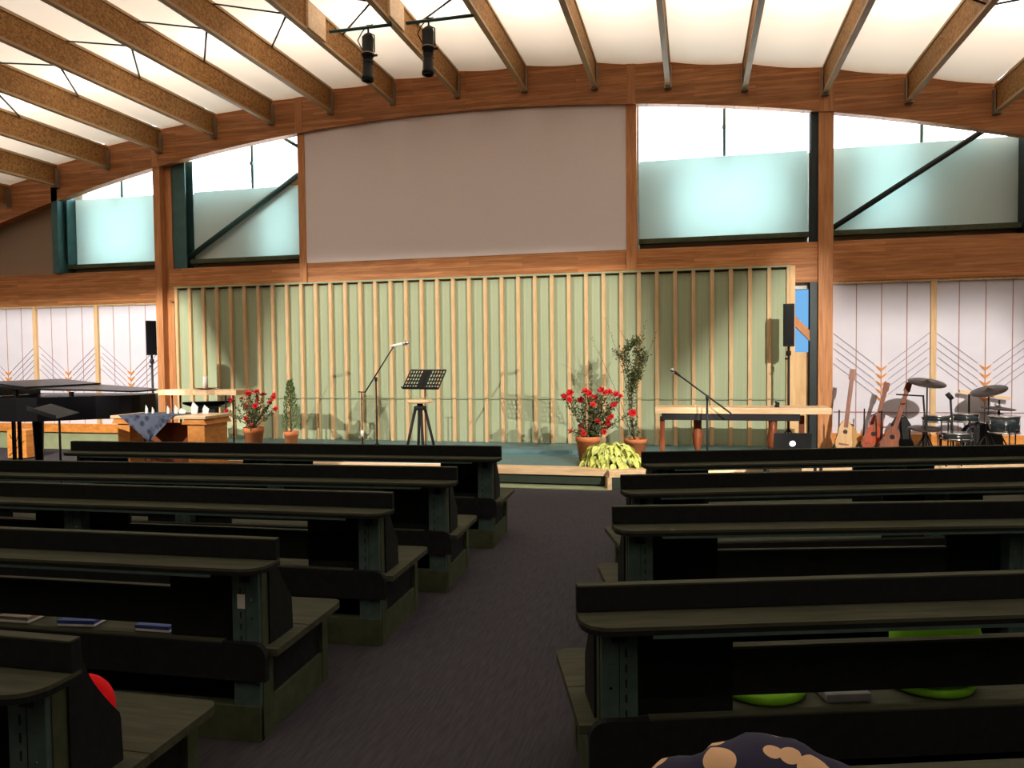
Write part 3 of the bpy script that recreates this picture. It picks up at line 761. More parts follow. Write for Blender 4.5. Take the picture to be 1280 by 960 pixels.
column_speaker(986, 380, 433, 10.6, 'tall black column speaker on the right, beside the long plank table', SZ)

# altar table: two orange pedestals, slab, navy cloth, white folded figures
def altar():
    Y = 8.15; l = P(160, 517, Y); r = P(276, 519, Y); zt = l.z
    e = empty('communion_table', 'orange wooden table on two block pedestals in front of the piano tail', 'table', (l.x, Y - .3, 0))
    Lt = r.x - l.x
    MB().box((0.0, 0, zt - .035), (Lt, .55, zt), .004).build('top', M['palewood'], e)
    for a, b in ((0.0, .28), (Lt - .34, Lt)):
        MB().prism([(a, zt - .1), (b, zt - .1), (b - .04, zt - .035), (a + .04, zt - .035)], .5, 'xz', .02).build('cornice', M['orangewood'], e)
        MB().box((a + .06, .05, 0), (b - .05, .5, zt - .1), .004).build('pedestal', M['orangewood'], e)
    MB().box((.3, .2, .1), (Lt - .3, .24, zt - .1)).build('centre_board', M['redwood'], e)
    # cloth
    m, n, lk, bs = new_mat('navy_pattern'); bs.inputs['Roughness'].default_value = .85
    tc = n.new('ShaderNodeTexCoord'); wv = n.new('ShaderNodeTexVoronoi'); wv.inputs['Scale'].default_value = 13; lk.new(tc.outputs['Object'], wv.inputs['Vector'])
    rp = n.new('ShaderNodeValToRGB'); rp.color_ramp.elements[0].position = .25; rp.color_ramp.elements[1].position = .6
    rp.color_ramp.elements[0].color = (.015, .022, .05, 1); rp.color_ramp.elements[1].color = (.09, .11, .17, 1)
    lk.new(wv.outputs['Distance'], rp.inputs['Fac']); lk.new(rp.outputs['Color'], bs.inputs['Base Color'])
    a, b = .13, Lt - .42; mid = .42 * Lt
    mb = MB(); N = 14; rows = []
    drop = zt - P(215, 550, Y).z
    for j in range(8):
        t = j / 7; row = []
        for i in range(N + 1):
            s = i / N; x = (a + (b - a) * s) * (1 - t) + (mid) * t; x += 0
            row.append(mb.bm.verts.new((x, -.012 - .012 * math.sin(s * 14) * t, zt + .004 - drop * t)))
        rows.append(row)
    for A, B in zip(rows, rows[1:]):
        for i in range(N): mb.bm.faces.new((A[i], A[i + 1], B[i + 1], B[i]))
    mb.box((a, -.012, zt + .001), (b, .5, zt + .005))
    o = mb.build('patterned_cloth', m, None); o.location = (l.x, Y - .3, 0)
    tag(o, 'navy patterned cloth with its triangular corner hanging over the orange table front', 'cloth')
    # folded white figures
    labs = ['white folded figure on the table, leftmost of the row', 'small white folded figure, second from the left on the table', 'white folded figure, third from the left, behind the low ones',
            'white folded figure, fourth from the left, with a pointed top', 'low wide white folded figure, fifth from the left on the table', 'tallest white folded figure with pointed top, left of the rightmost one', 'white folded figure on the right pedestal end of the table']
    for (px, h_, w_), lab in zip(((183, .11, .04), (191, .08, .035), (210, .10, .04), (220, .11, .05), (228, .07, .09), (243, .15, .09), (257, .11, .08)), labs):
        q = P(px, 515, Y + .0)
        mb = MB(); v = [(-w_ / 2, 0, 0), (w_ / 2, -.01, 0), (0, .04, 0), (-w_ * .2, 0, h_), (w_ * .6, .0, h_ * .55), (-w_ * .6, .01, h_ * .5)]
        vs = [mb.bm.verts.new(t) for t in v]
        for f in ((0, 1, 2), (0, 1, 3), (1, 2, 3), (2, 0, 3), (1, 4, 2), (1, 3, 4), (2, 4, 3), (0, 5, 2), (0, 3, 5)):
            try: mb.bm.faces.new([vs[i] for i in f])
            except Exception: pass
        o = mb.build('folded_figure', M['paper']); o.location = (q.x, Y, zt + .006); tag(o, lab, 'paper figure', 'white figures on the table')
altar()
# live edge slab with candle
def slab():
    Y = 9.9; l = P(205, 492, Y); r = P(305, 489, Y); zt = P(250, 486, Y).z; e = empty('slab_table', 'rough live-edge wood slab on thin legs behind the communion table', 'table', (l.x, Y, SZ))
    Lt = r.x - l.x; N = 14; zt -= SZ
    poly = [(Lt * i / N, -.16 + .03 * math.sin(i * 1.3) - .02 * math.cos(i * 2.7)) for i in range(N + 1)] + [(Lt * i / N, .2 + .03 * math.sin(i * 1.9)) for i in range(N, -1, -1)]
    MB().prism(poly, .075, 'xy', zt - .085).build('slab_top', M['palewood'], e)
    for x, y in ((.2, -.08), (.2, .1), (Lt - .25, -.08), (Lt - .25, .1)): MB().tube([(x, y, 0), (x, y, zt - .08)], .012).build('leg', M['mattblack'], e)
    c = P(257, 484, Y)
    d = MB().lathe([(.03, 0), (.14, .012), (.17, .022), (.16, .022), (.05, .012)], n=20).build('candle_dish', M['redwood']); d.location = (c.x, Y, SZ + zt - .009)
    tag(d, 'dark shallow dish under the candle on the slab', 'dish')
    h = P(257, 470, Y).z - (SZ + zt + .012)
    k = empty('pillar_candle', 'thick cream pillar candle on the dark dish', 'candle', (c.x, Y, SZ + zt + .004))
    MB().lathe([(.036, 0), (.037, h * .5), (.036, h), (.03, h + .002), (.02, h - .006)], n=16).build('wax', M['paper'], k)
    MB().tube([(0, 0, h - .006), (.001, 0, h + .016)], .002, 6).build('wick', M['mattblack'], k)
    # black curved bowl shape below
    q = P(258, 505, Y + .35); o = MB()
    pts = [(-.38, 0), (-.2, -.05), (.0, -.07), (.2, -.055), (.42, .03), (.42, .055), (.0, .04), (-.38, .03)]
    e2 = empty('boat_bowl', 'long black curved bowl on a stand beneath the wood slab', 'bowl', (q.x, Y + .38, q.z))
    MB().prism(pts, .16, 'xz', -.08).build('hull', M['black'], e2)
    MB().box((-.16, -.05, SZ - q.z), (.16, .05, -.06)).build('stand', M['mattblack'], e2)
slab()

# potted plants --------------------------------------------------
def pot(e, r, h, m='terra'):
    p = MB().lathe([(r * .68, 0), (r * .93, h * .8), (r * 1.0, h * .8), (r * 1.02, h), (r * .92, h), (r * .88, h * .88)], n=24).build('pot', M[m], e)
    MB().lathe([(.01, h * .9), (r * .9, h * .88)], n=20, cap=False).build('soil', M['soil'], e); return p
def leafquad(mb, p, d, L, wdt):
    d = d.normalized(); s = d.cross(Vector((random.uniform(-1, 1), random.uniform(-1, 1), random.uniform(-1, 1)))).normalized()
    q = p + d * L; m_ = p + d * L * .5
    vs = [mb.bm.verts.new(v) for v in (p, m_ + s * wdt / 2, q, m_ - s * wdt / 2)]; mb.bm.faces.new(vs)
def rv(): return Vector((random.gauss(0, 1), random.gauss(0, 1), random.gauss(0, 1))).normalized()
def flower_mesh():
    mb = MB()
    for ring, (L, up, n_) in enumerate(((.045, .25, 6), (.034, .7, 5), (.02, 1.6, 4))):
        for k in range(n_):
            a = 2 * PI * k / n_ + ring * .5; d = Vector((math.cos(a), math.sin(a), up)).normalized(); s = Vector((-math.sin(a), math.cos(a), 0))
            c0 = Vector((0, 0, 0)); m_ = d * L * .6; q = d * L
            mb.bm.faces.new([mb.bm.verts.new(v) for v in (c0, m_ + s * .018, q + Vector((0, 0, .006)), m_ - s * .018)])
    return mb
def azalea(px, ptop, Y, hw, lab, blooms, zb=SZ, potr=.14, poth=.26, nleaf=500):
    b = P(px, ptop, Y)      # top of the pot
    poth = b.z - zb
    e = empty('potted_azalea', lab, 'potted plant', (b.x, Y, zb), 0, 'flowering plants on the stage')
    pot(e, potr, poth)
    st_, lf = MB(), MB(); fm = None; z0 = poth * .9
    for (fx, fy, sc) in blooms:
        q = P(fx, fy, Y) - Vector((b.x, Y, zb)); q.y = random.uniform(-.16, .1)
        mid = Vector((q.x * .45 + random.uniform(-.02, .02), q.y * .6, z0 + (q.z - z0) * .5))
        st_.tube([(random.uniform(-.03, .03), random.uniform(-.03, .03), z0), mid, q], [.006, .005, .003], 5)
        for _ in range(2 * nleaf // len(blooms)):
            t = random.random(); a = mid.lerp(q, t) if random.random() < .8 else Vector((0, 0, z0)).lerp(mid, t)
            pp = a + rv() * random.uniform(.0, .05); leafquad(lf, pp, rv() + Vector((0, 0, .3)), random.uniform(.03, .055), .02)
        if fm is None: fo = fm = flower_mesh().build('flower', M['red'], e, q)
        else: fo = dup(fm, e, q)
        fo.rotation_euler = (random.uniform(.3, 1.3), random.uniform(-.5, .5), random.uniform(-.6, .6)); fo.scale = (sc * 1.08,) * 3
    st_.build('stems', M['stem'], e); lv = lf.build('leaves', M['leaf'], e); lv['kind'] = 'stuff'
azalea(317, 534, 9.85, 1, 'red azalea in a terracotta pot left of the conifer', [(292, 500, 1.1), (290, 513, .9), (303, 508, .9), (308, 498, .9), (315, 492, 1.3), (322, 490, 1.2), (318, 500, 1.2), (325, 507, 1.2), (321, 509, 1), (340, 495, 1.2), (339, 503, 1.1), (346, 511, .9), (310, 523, .9), (317, 521, .9), (322, 530, .6), (343, 497, 1), (313, 494, 1), (325, 494, 1)], potr=.145)
azalea(735, 545, 9.7, 1, 'large red azalea in a terracotta pot behind the lime plant', [(705, 496, 1.1), (713, 491, 1.2), (713, 499, 1), (725, 501, 1.2), (733, 489, 1.2), (738, 492, 1.1), (740, 497, 1.1), (745, 498, 1.2), (743, 505, 1), (752, 488, 1.2), (757, 491, 1), (761, 490, 1), (770, 493, 1.1), (776, 495, 1), (768, 506, 1.1), (771, 505, 1.1), (742, 520, 1.1), (748, 527, 1.2), (763, 521, 1.1), (760, 528, 1.2), (762, 534, 1), (756, 539, 1), (728, 538, 1), (731, 541, 1), (725, 533, .9), (749, 508, .9), (790, 517, 1.3), (716, 538, .7)], potr=.16, nleaf=900)
def conifer():
    Y = 10.0; b = P(364, 539, Y); e = empty('potted_conifer', 'narrow green conifer in a small terracotta pot', 'potted plant', (b.x, Y, SZ))
    ph = b.z - SZ; pot(e, .105, ph); H = P(364, 477, Y).z - SZ
    MB().tube([(0, 0, ph * .8), (0, 0, H * .97)], [.012, .004], 6).build('stem', M['stem'], e)
    lf = MB()
    for _ in range(900):
        t = random.random() ** .8; z = ph + (H - ph) * t; r = .13 * (1 - t) ** .7 * random.random() ** .5 * (1 if t > .1 else .8) + .01; a = random.uniform(0, 2 * PI)
        leafquad(lf, Vector((r * math.cos(a), r * math.sin(a), z)), Vector((math.cos(a), math.sin(a), 1.6)), random.uniform(.03, .06), .012)
    o = lf.build('foliage', M['conifer'], e); o['kind'] = 'stuff'
conifer()
def lime_plant():
    Y = 9.32; b = P(763, 574, Y); e = empty('lime_leaf_plant', 'low bushy lime yellow plant in a dark bowl at the stage edge', 'potted plant', (b.x, Y + .06, SZ + .006))
    MB().lathe([(.09, 0), (.13, .05), (.14, .08), (.12, .08)], n=20).build('bowl', M['soil'], e)
    mb = MB(); N = 6; L, Wd = .12, .10; c, lft, rgt = [], [], []
    for i in range(N + 1):
        t = i / N; w_ = Wd * math.sin(PI * min(1, t * 1.05 + .03)) ** .7 / 2 * (1 - .25 * t); z = -.09 * t * t + .02 * t
        c.append(mb.bm.verts.new((t * L, 0, z - .008))); lft.append(mb.bm.verts.new((t * L, w_, z))); rgt.append(mb.bm.verts.new((t * L, -w_, z)))
    for i in range(N):
        mb.bm.faces.new((c[i], c[i + 1], lft[i + 1], lft[i])); mb.bm.faces.new((c[i + 1], c[i], rgt[i], rgt[i + 1]))
    lf = mb.build('leaf', M['lime'], e); first = True
    for i in range(190):
        a = random.uniform(0, 2 * PI); t = random.random()
        r = .31 * t ** .6; z = .06 + .20 * (1 - t * t) + random.uniform(-.03, .03)
        if a > PI and t > .5: z -= .05
        loc = (r * math.cos(a) * 1.15, r * math.sin(a) * .65, max(.05, z)); rot = (random.uniform(-.6, .6), random.uniform(-.1, .8) + t * .4, a + random.uniform(-.5, .5))
        if first: lf.location = loc; lf.rotation_euler = rot; first = False
        else: dup(lf, e, loc, rot, random.uniform(.75, 1.15))
    st_ = MB()
    for i in range(14):
        a = i * .45 * PI; st_.tube([(0, 0, .05), (.14 * math.cos(a), .09 * math.sin(a), .18)], .004, 5)
    st_.build('stems', M['stem'], e)
lime_plant()
def wispy():
    Y = 10.2; b = P(795, 553, Y); e = empty('wispy_tree', 'tall thin wispy plant with small leaves in a terracotta pot', 'potted plant', (b.x, Y, SZ))
    pot(e, .15, b.z - SZ + .05); base = Vector((b.x, Y, SZ)); st_, lf = MB(), MB()
    def br(pts, r, leaves, spread, ls=.03):
        pp = [P(x, y, Y) - base + Vector((0, dy, 0)) for x, y, dy in pts]
        st_.tube(pp, [r * (1 - .7 * i / (len(pp) - 1)) for i in range(len(pp))], 5)
        for _ in range(leaves):
            t = random.random() * (len(pp) - 1); i = int(t); a = pp[i].lerp(pp[min(i + 1, len(pp) - 1)], t - i)
            leafquad(lf, a + rv() * random.uniform(0, spread), rv() + Vector((0, 0, .2)), random.uniform(ls * .7, ls * 1.4), ls * .35)
    br([(793, 550, 0), (790, 520, 0), (789, 480, 0), (795, 450, 0), (800, 436, 0)], .009, 420, .09, .05)
    br([(793, 550, 0), (787, 515, .02), (785, 470, 0), (775, 445, 0), (768, 437, 0)], .007, 260, .07, .036)
    br([(790, 480, 0), (800, 455, .03), (806, 440, .05)], .005, 380, .08, .05)
    br([(789, 490, 0), (793, 470, -.03), (800, 468, -.05)], .005, 380, .08, .05)
    br([(787, 470, 0), (780, 440, 0), (790, 430, 0), (800, 425, 0)], .005, 420, .08, .05)
    br([(790, 545, 0), (786, 500, 0), (778, 460, 0), (764, 420, 0), (757, 395, 0)], .004, 50, .04, .022)  # left branch drawn where the plant's cast shadow falls on the wall
    br([(790, 545, 0), (775, 500, 0), (755, 455, 0), (738, 420, 0)], .004, 45, .05, .022)  # another faint spray in place of cast shadow
    br([(790, 545, 0), (765, 500, 0), (735, 470, 0), (700, 455, 0)], .003, 30, .05, .022)  # likewise, sparse leaves standing for the plant's wall shadow
    br([(788, 500, 0), (800, 460, 0), (815, 430, 0), (822, 410, 0)], .004, 60, .05, .024)
    br([(788, 460, 0), (785, 430, 0), (772, 405, 0)], .003, 50, .05, .022)
    br([(795, 440, 0), (803, 420, 0), (808, 400, 0)], .003, 50, .05, .022)
    br([(790, 545, 0), (780, 520, 0), (790, 500, .0), (786, 480, 0)], .003, 50, .04)
    st_.build('stems', M['stem'], e); o = lf.build('foliage', M['wisp'], e); o['kind'] = 'stuff'
wispy()

# microphone stands ----------------------------------------------
def tripod(e, h0=.18, r=.24, m='mattblack'):
    for a in (70, 190, 310): MB().tube([(0, 0, h0), (r * math.cos(math.radians(a)), r * math.sin(math.radians(a)), .01)], .007, 6).build('leg', M[m], e)
def boom_stand(name, lab, base_px, joint, tail, tip, Y, zf, mic_lab, micm):
    j = P(*joint, Y); e = empty(name, lab, 'microphone stand', (j.x, Y, zf)); o = Vector((j.x, Y, zf))
    MB().tube([(0, 0, .02), (0, 0, j.z - zf)], .013).build('pole', M['mattblack'], e); tripod(e)
    MB().lathe([(.018, -.03), (.02, 0), (.018, .03)], (0, 0, j.z - zf), 10).build('joint', M['mattblack'], e)
    a, b = P(*tail, Y) - o, P(*tip, Y) - o
    MB().tube([a, b], .010).build('boom_arm', M['mattblack'], e)
    return o, a, b, e
o_, a_, b_, e_ = boom_stand('microphone_stand', 'tall black microphone stand with raised boom left of the stool', 0, (470, 474), (456, 491), (492, 433), 9.9, SZ, '', '')
t1 = P(488, 433, 9.9); t2 = P(511, 428, 9.9)
mk = empty('microphone', 'silver microphone pointing right on the raised boom', 'microphone', t1)
d = t2 - t1
MB().tube([Vector((0, 0, 0)), d * .7], [.018, .022]).build('handle', M['paper'], mk); MB().tube([d * .7, d * .8, d * 1.0], [.026, .034, .02]).build('mesh_head', M['chrome'], mk)
j = P(452, 490, 10.15); e_ = empty('straight_stand', 'short thin pole stand left of the tall microphone boom', 'stand', (j.x, 10.15, SZ)); 
MB().tube([(0, 0, .02), (0, 0, j.z - SZ)], .009).build('pole', M['mattblack'], e_); tripod(e_, .14, .18)
MB().tube([(-.05, 0, j.z - SZ), (.06, 0, j.z - SZ)], .007).build('top_bar', M['mattblack'], e_)
zc = P(452, 541, 10.15).z - SZ; MB().lathe([(.02, zc - .05), (.022, zc + .04)], n=12).build('clip', M['paper'], e_)
o_, a_, b_, e_ = boom_stand('microphone_stand', 'black boom microphone stand in front of the long plank table', 0, (884, 497), (914, 517), (846, 467), 9.6, SZ, '', '')
t1 = P(850, 470, 9.6); t2 = P(838, 461, 9.6); d = t2 - t1
mk = empty('microphone', 'dark microphone with grey head on the boom before the plank table', 'microphone', t1)
MB().tube([Vector((0, 0, 0)), d * .55], [.014, .018]).build('handle', M['mattblack'], mk); MB().tube([d * .55, d * .7, d * .9, d], [.018, .03, .028, .012]).build('mesh_head', M['chrome'], mk)

# sheet-music stand with perforated desk --------------------------
def perf_stand():
    Y = 10.0; b = P(531, 474, Y); e = empty('perforated_music_stand', 'black music stand with perforated desk behind the stool', 'music stand', (b.x, Y, SZ))
    MB().tube([(0, 0, .02), (0, 0, b.z - SZ)], .010).build('pole', M['redwood'], e); tripod(e, .16, .22)
    # desk: lattice with holes
    Wd, H = .60, .31; mb = MB(); nx, nz = 13, 5; t = .006
    def strip(x0, x1, z0, z1): mb.box((x0, -t / 2, z0), (x1, t / 2, z1))
    for i in range(nz + 1): strip(-Wd / 2, Wd / 2, -H / 2 + H * i / nz - .011, -H / 2 + H * i / nz + .011)
    for i in range(nx + 1): strip(-Wd / 2 + Wd * i / nx - .010, -Wd / 2 + Wd * i / nx + .010, -H / 2, H / 2)
    strip(-.06, .06, -H / 2, H / 2); strip(-Wd / 2, Wd / 2, -H / 2 - .015, -H / 2 + .02)
    mb.box((-Wd / 2, -.05, -H / 2 - .015), (Wd / 2, 0, -H / 2 - .008))
    sh = Matrix.Identity(4); sh[0][2] = .18
    T = Matrix.Translation((0, -.02, b.z - SZ)) @ Matrix.Rotation(math.radians(-16), 4, 'Z') @ Matrix.Rotation(math.radians(-38), 4, 'X')
    mb.build('desk', M['mattblack'], e, xf=T)
    MB().box((-Wd / 2, -t, H / 2 + .008), (Wd / 2, t, H / 2 + .016)).build('top_lip', M['galv'], e, xf=T)
perf_stand()
def stool():
    Y = 9.7; s = P(525, 501, Y); e = empty('stool', 'round stool with pale wooden seat and four black splayed legs', 'stool', (s.x, Y, SZ)); h = s.z - SZ + .015
    MB().lathe([(.14, h - .045), (.175, h - .035), (.18, h - .015), (.165, h), (.02, h)], n=28).build('seat', M['palewood'], e)
    MB().lathe([(.06, h - .14), (.085, h - .12), (.085, h - .09), (.04, h - .08), (.04, h - .045)], n=16).tube([(0, 0, h - .32), (0, 0, h - .05)], .014).build('screw_hub', M['mattblack'], e)
    for a in (30, 120, 210, 300):
        c, s_ = math.cos(math.radians(a)), math.sin(math.radians(a))
        MB().tube([(.06 * c, .06 * s_, h - .10), (.22 * c, .22 * s_, .0)], [.022, .018], 8).build('leg', M['mattblack'], e)
    zr_ = .14; R_ = .06 + .15 * (1 - zr_ / (h - .1))
    pts = [(R_ * math.cos(math.radians(a)), R_ * math.sin(math.radians(a)), zr_) for a in (30, 120, 210, 300, 390)]
    for p_, q_ in zip(pts, pts[1:]): MB().tube([p_, q_], .010, 6).build('stretcher', M['palewood'], e)
stool()
q = P(565, 549, 10.3); o = MB().lathe([(.025, 0), (.032, .09), (.028, .09), (.022, .01)], n=16).build('cup', M['paper']); o.location = (q.x, 10.3, SZ)
tag(o, 'small white cup standing on the stage right of the stool', 'cup')

# long plank table -------------------------------------------------
def plank_table():
    Y = 9.85; l = P(819, 510, Y); r = P(1039, 509, Y); zt = (l.z + r.z) / 2 - SZ; Lt = r.x - l.x
    e = empty('plank_table', 'long pale plank table with dark underframe and turned red-brown legs', 'table', (l.x, Y, SZ))
    MB().box((0, -.05, zt - .075), (Lt, .45, zt), .005).build('plank_top', M['palewood'], e)
    MB().box((.08, -.02, zt - .16), (Lt * .83, .42, zt - .075)).build('underframe', M['mattblack'], e)
    def leg(px, dy, turned):
        x = P(px, 530, Y + dy).x - l.x
        if turned: MB().lathe([(.025, 0), (.035, .05), (.03, .12), (.055, .2), (.07, .32), (.05, .42), (.055, zt - .12)], (x, dy, 0), 12).build('leg', M['redwood'], e)
        else: MB().box((x - .03, dy - .03, 0), (x + .03, dy + .03, zt - .12)).build('leg', M['redwood'], e)
    leg(828, .05, False); leg(872, .35, True); leg(966, .05, True); leg(1002, .35, False)
    q = P(960, 509, Y); o = MB().tube([(0, 0, 0), (.01, 0, .05), (-.02, 0, .07)], [.03, .025, .01], 8).build('black_object', M['mattblack']); o.location = (P(972, 508, Y).x, Y + .1, zt + SZ); o.name = 'desk_gadget'
    tag(o, 'tiny dark object standing on the plank table left of the right speaker pole', 'object')
plank_table()
def laptop():
    Y = 8.95; l = P(966, 562, Y); r = P(1014, 562, Y); cx = (l.x + r.x) / 2; zb = .50
    s = empty('side_table', 'small black table under the open laptop in front of the stage', 'table', (cx, Y, 0))
    MB().box((-.3, -.25, zb - .03), (.3, .22, zb), .004).build('table_top', M['mattblack'], s)
    for x in (-.27, .27):
        for y in (-.22, .19): MB().box((x - .015, y - .015, 0), (x + .015, y + .015, zb - .03)).build('leg', M['mattblack'], s)
    ht = P(990, 542, Y).z
    e = empty('laptop', 'open dark laptop seen from behind with a glowing white round emblem', 'laptop', (cx, Y, zb + .001), math.radians(6))
    hw = (r.x - l.x) / 2
    MB().box((-hw, 0, 0), (hw, .20, .018), .003).build('base', M['mattblack'], e)
    T = Matrix.Translation((0, -.0, .012)) @ Matrix.Rotation(math.radians(12), 4, 'X')
    H = (ht - zb) * 1.02
    MB().box((-hw, -.010, 0), (hw, 0, H), .003).build('lid', M['mattblack'], e, xf=T)
    MB().lathe([(.03, 0), (.032, .003)], (0, -.0105, .35 * H + .01), 20, Matrix.Rotation(PI / 2, 3, 'X')).build('emblem', emit('lit_emblem', (1, 1, 1), 2.5), e, xf=T)
laptop()

# guitars ----------------------------------------------------------
def guitar(body_px, head_px, Y, m, lab, slab_, sc=1.0, zf=SZ):
    b = P(*body_px, Y); h = P(*head_px, Y); base = Vector((b.x, Y, zf + .04)); e = empty('guitar', lab, 'guitar', base)
    dx = h.x - b.x; dz = h.z - base.z; L = math.hypot(dx, dz); ang_ = math.atan2(dx, dz)
    R = Matrix.Rotation(ang_, 4, 'Y') @ Matrix.Rotation(math.radians(-8), 4, 'X')
    bl = L * .42; pts = []
    for i in range(28):
        t = i / 28 * 2 * PI; z = bl / 2 - bl / 2 * math.cos(t); u = z / bl
        wv = (.19 * math.sin(PI * min(1, u * 1.0)) ** .55 * (1 - .22 * math.exp(-((u - .58) / .13) ** 2)) * (1 - .22 * u)) * sc
        pts.append((wv if math.sin(t) >= 0 else -wv, z))
    MB().prism(pts, .07, 'xz', -.035).build('body', M[m], e, xf=R)
    MB().lathe([(.045 * sc, 0), (.045 * sc, .002)], (0, -.036, bl * .66), 18, Matrix.Rotation(PI / 2, 3, 'X')).build('sound_hole', M['black'], e, xf=R)
    MB().box((-.06, -.042, bl * .3), (.06, -.035, bl * .34)).build('bridge', M['redwood'], e, xf=R)
    MB().box((-.024, -.045, bl * .78), (.024, -.02, L * .87)).build('neck', M['redwood'], e, xf=R)
    MB().prism([(-.024, L * .87), (.024, L * .87), (.038, L * .89), (.034, L), (-.034, L), (-.038, L * .89)], .018, 'xz', -.035).build('headstock', M['redwood'], e, xf=R)
    s = empty('guitar_stand', slab_, 'guitar stand', (b.x, Y + .2, zf))
    MB().tube([(0, .05, .0), (0, 0, .35), (0, -.02, .62)], .01, 6).build('upright', M['mattblack'], s)
    MB().tube([(-.16, -.14, .01), (-.1, -.05, .10), (0, 0, .25)], .009, 6).build('leg', M['mattblack'], s)
    MB().tube([(.16, -.14, .01), (.1, -.05, .10), (0, 0, .25)], .009, 6).build('leg', M['mattblack'], s)
guitar((1052, 560), (1069, 461), 10.5, 'guitar2', 'natural wood guitar with its upright neck, nearest the right post', 'stand behind the natural wood guitar nearest the right post', .62)
guitar((1084, 560), (1112, 478), 10.8, 'guitar', 'dark red guitar with neck leaning right, centre of the three', 'stand behind the dark red guitar', .66)
guitar((1106, 562), (1140, 478), 10.4, 'redwood', 'brown guitar with strongly leaning neck, nearest the drum kit', 'stand behind the brown leaning guitar nearest the drums', .68)
def amp(px, py, Y, w_, m, lab):
    b = P(px, py, Y); e = empty('instrument_case', lab, 'case', (b.x, Y, SZ)); H = b.z - SZ
    MB().prism([(-w_ * .5, 0), (w_ * .5, 0), (w_ * .55, H * .3), (w_ * .38, H * .55), (w_ * .42, H * .8), (w_ * .2, H), (-w_ * .2, H), (-w_ * .42, H * .8), (-w_ * .38, H * .55), (-w_ * .55, H * .3)], .14, 'xz', 0).build('shell', M[m], e)
    MB().tube([(-.05, 0, H), (0, -.01, H + .03), (.05, 0, H)], .008, 6).build('handle', M['mattblack'], e)
amp(1096, 519, 11.1, .20, 'guitar', 'tall red instrument case standing behind the guitars')
amp(1128, 522, 11.05, .26, 'mattblack', 'dark upright case standing between the brown guitar and the drums')
amp(1062, 532, 11.1, .22, 'guitar2', 'small tan instrument case beside the natural wood guitar')

# drum kit ---------------------------------------------------------
def cymbal(px, py, Y, r, tilt_, lab, slab_, foot=None):
    c = P(px, py, Y)
    e = empty('cymbal', lab, 'cymbal', c)
    T = Matrix.Rotation(tilt_[1], 4, 'Y') @ Matrix.Rotation(tilt_[0], 4, 'X')
    MB().lathe([(.004, .028), (.03, .026), (.045, .014), (r * .6, .006), (r, -.006), (r, -.009), (r * .6, .002), (.04, .008), (.004, .02)], n=32, cap=False).build('disc', M['brass'], e, xf=T)
    MB().lathe([(.01, .028), (.012, .045), (.004, .05)], n=8).build('wing_nut', M['chrome'], e, xf=T)
    s = empty('cymbal_stand', slab_, 'cymbal stand', (c.x, Y, SZ))
    MB().tube([(0, 0, .05), (0, 0, c.z - SZ - .012)], .009).build('pole', M['mattblack'], s)
    for a in (60, 180, 300): MB().tube([(0, 0, .35), (.22 * math.cos(math.radians(a)), .22 * math.sin(math.radians(a)), .01)], .008, 6).build('leg', M['mattblack'], s)
cymbal(1159, 478, 10.35, .215, (math.radians(15), math.radians(5)), 'large dark crash cymbal high on the left of the drum kit', 'thin stand of the high left crash cymbal')
cymbal(1236, 488, 10.75, .21, (math.radians(12), math.radians(-16)), 'dark cymbal tilted up to the right above the floor tom', 'thin stand of the tilted right cymbal')
cymbal(1156, 535, 10.25, .19, (math.radians(8), 0), 'low hi-hat cymbal pair at the left of the drum kit', 'stand of the low hi-hat')
cymbal(1248, 510, 11.1, .20, (math.radians(4), math.radians(3)), 'thin flat cymbal behind the tilted one', 'stand of the thin flat cymbal at the back')
def drum(px, ytop, ybot, Y, r, lab, legs=True, tilt_=0, name='tom_drum', m='drum'):
    t = P(px, ytop, Y); b = P(px, ybot, Y); h = t.z - b.z; e = empty(name, lab, 'drum', (t.x, Y, SZ)); zb = b.z - SZ
    T = Matrix.Translation((0, 0, zb)) @ Matrix.Rotation(tilt_, 4, 'X')
    MB().lathe([(r, .015), (r, h - .015)], n=28).build('shell', M[m], e, xf=T)
    MB().lathe([(r * .98, h - .014), (r + .008, h - .012), (r + .008, h + .006), (r * .98, h + .006)], n=28).build('hoop', M['chrome'], e, xf=T)
    MB().lathe([(r * .98, -.004), (r + .008, -.004), (r + .008, .016), (r * .98, .016)], n=28).build('hoop', M['chrome'], e, xf=T)
    MB().lathe([(.01, h + .002), (r * .97, h + .002)], n=28, cap=False).build('drum_head', M['paper'], e, xf=T)
    for k in range(6):
        a = k * PI / 3 + .3; x, y = (r + .006) * math.cos(a), (r + .006) * math.sin(a)
        MB().tube([(x, y, h * .25), (x, y, h * .75)], .008, 6).build('lug', M['chrome'], e, xf=T)
    if legs:
        for k in range(3):
            a = k * 2.1 + .5; x, y = (r + .015) * math.cos(a), (r + .015) * math.sin(a)
            MB().tube([(x, y, h * .6 + zb), (x, y, 0)], .008, 6).build('leg', M['mattblack'], e)
    return e
drum(1172, 519, 527, 10.55, .15, 'left rack tom drum under the high crash cymbal')
drum(1207, 517, 527, 10.75, .15, 'rack tom drum right of the first, below the microphone clip')
drum(1255, 520, 541, 10.6, .17, 'round floor tom drum at the right of the kit', name='floor_tom')
drum(1196, 541, 549, 10.25, .17, 'snare drum low at the front of the kit', name='snare_drum')
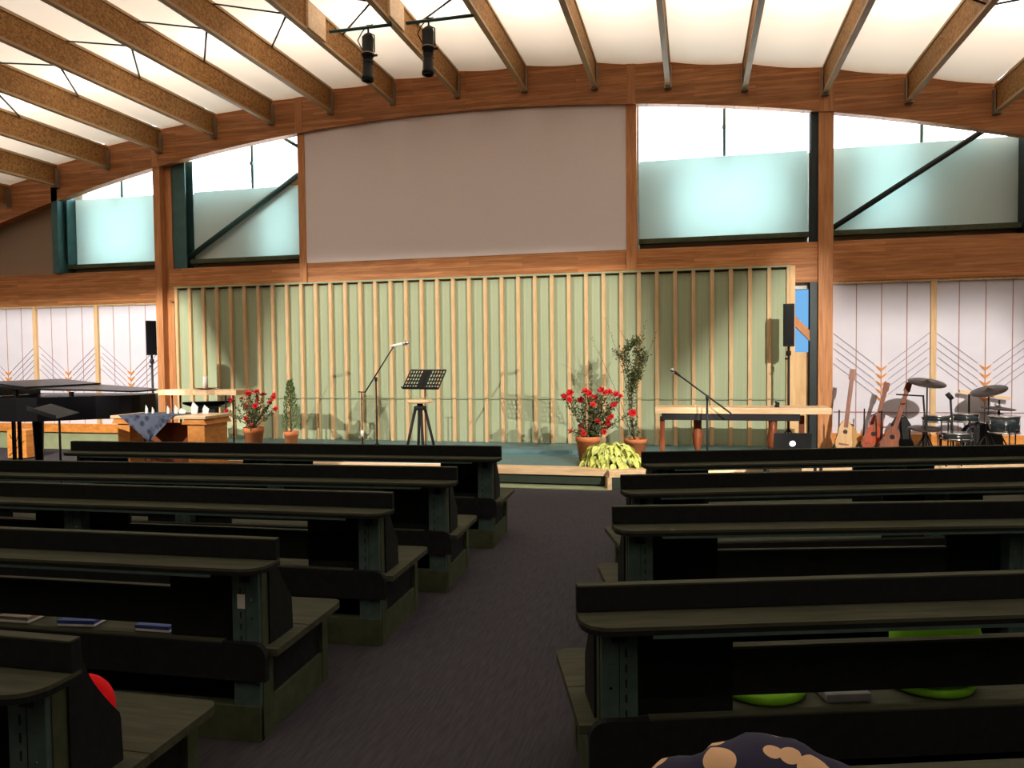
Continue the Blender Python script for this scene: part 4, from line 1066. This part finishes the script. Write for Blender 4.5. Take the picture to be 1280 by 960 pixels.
def bass_drum():
    c = P(1226, 540, 11.1); r = .20; e = empty('bass_drum', 'bass drum lying on its side in the middle of the kit', 'drum', (c.x, 11.1, SZ))
    T = Matrix.Translation((0, 0, r + .02)) @ Matrix.Rotation(PI / 2, 4, 'X')
    MB().lathe([(r, -.13), (r, .13)], n=32).build('shell', M['drum'], e, xf=T)
    for z in (-.14, .125): MB().lathe([(r * .96, z), (r + .015, z), (r + .015, z + .02), (r * .96, z + .02)], n=32).build('hoop', M['mattblack'], e, xf=T)
    for s in (-1, 1): MB().tube([(s * .2, -.12, r), (s * .3, -.2, .01)], .009, 6).build('leg', M['chrome'], e)
bass_drum()
# keyboard-like pale board on a rack behind the kit, overhead mic stand
q0, q1 = P(1199, 489, 11.3), P(1262, 498, 11.3)
e = empty('timber_rack', 'pale wooden bar on two thin uprights behind the drum kit', 'rack', (q0.x, 11.3, SZ))
MB().bar((0, 0, q0.z - SZ), (q1.x - q0.x, 0, q1.z - SZ), .05, .04).build('bar', M['palewood'], e)
MB().tube([(.12, 0, 0), (.12, 0, q0.z - SZ - .03)], .012).build('upright', M['mattblack'], e)
MB().tube([(q1.x - q0.x - .12, 0, 0), (q1.x - q0.x - .12, 0, q1.z - SZ - .02)], .012).build('upright', M['mattblack'], e)
j = P(1154, 494, 9.8); e = empty('microphone_stand', 'black stand with a horizontal arm left of the drum kit', 'microphone stand', (P(1160, 560, 10.12).x, 10.12, SZ)); o = Vector(e.location)
MB().tube([(0, 0, .02), P(1154, 494, 10.12) - o], .011).build('pole', M['mattblack'], e); tripod(e)
MB().tube([P(1154, 495, 10.12) - o, P(1120, 493, 10.12) - o], .009).build('boom_arm', M['mattblack'], e)
j = P(1188, 497, 10.0); e = empty('microphone_stand', 'short thick microphone stand among the drums with a clip on top', 'microphone stand', (P(1193, 560, 10.45).x, 10.45, SZ)); o = Vector(e.location)
MB().tube([(0, 0, .02), P(1188, 496, 10.45) - o], .013).build('pole', M['mattblack'], e); tripod(e)
MB().tube([P(1184, 492, 10.45) - o, P(1190, 499, 10.45) - o], .03).build('clip', M['mattblack'], e)
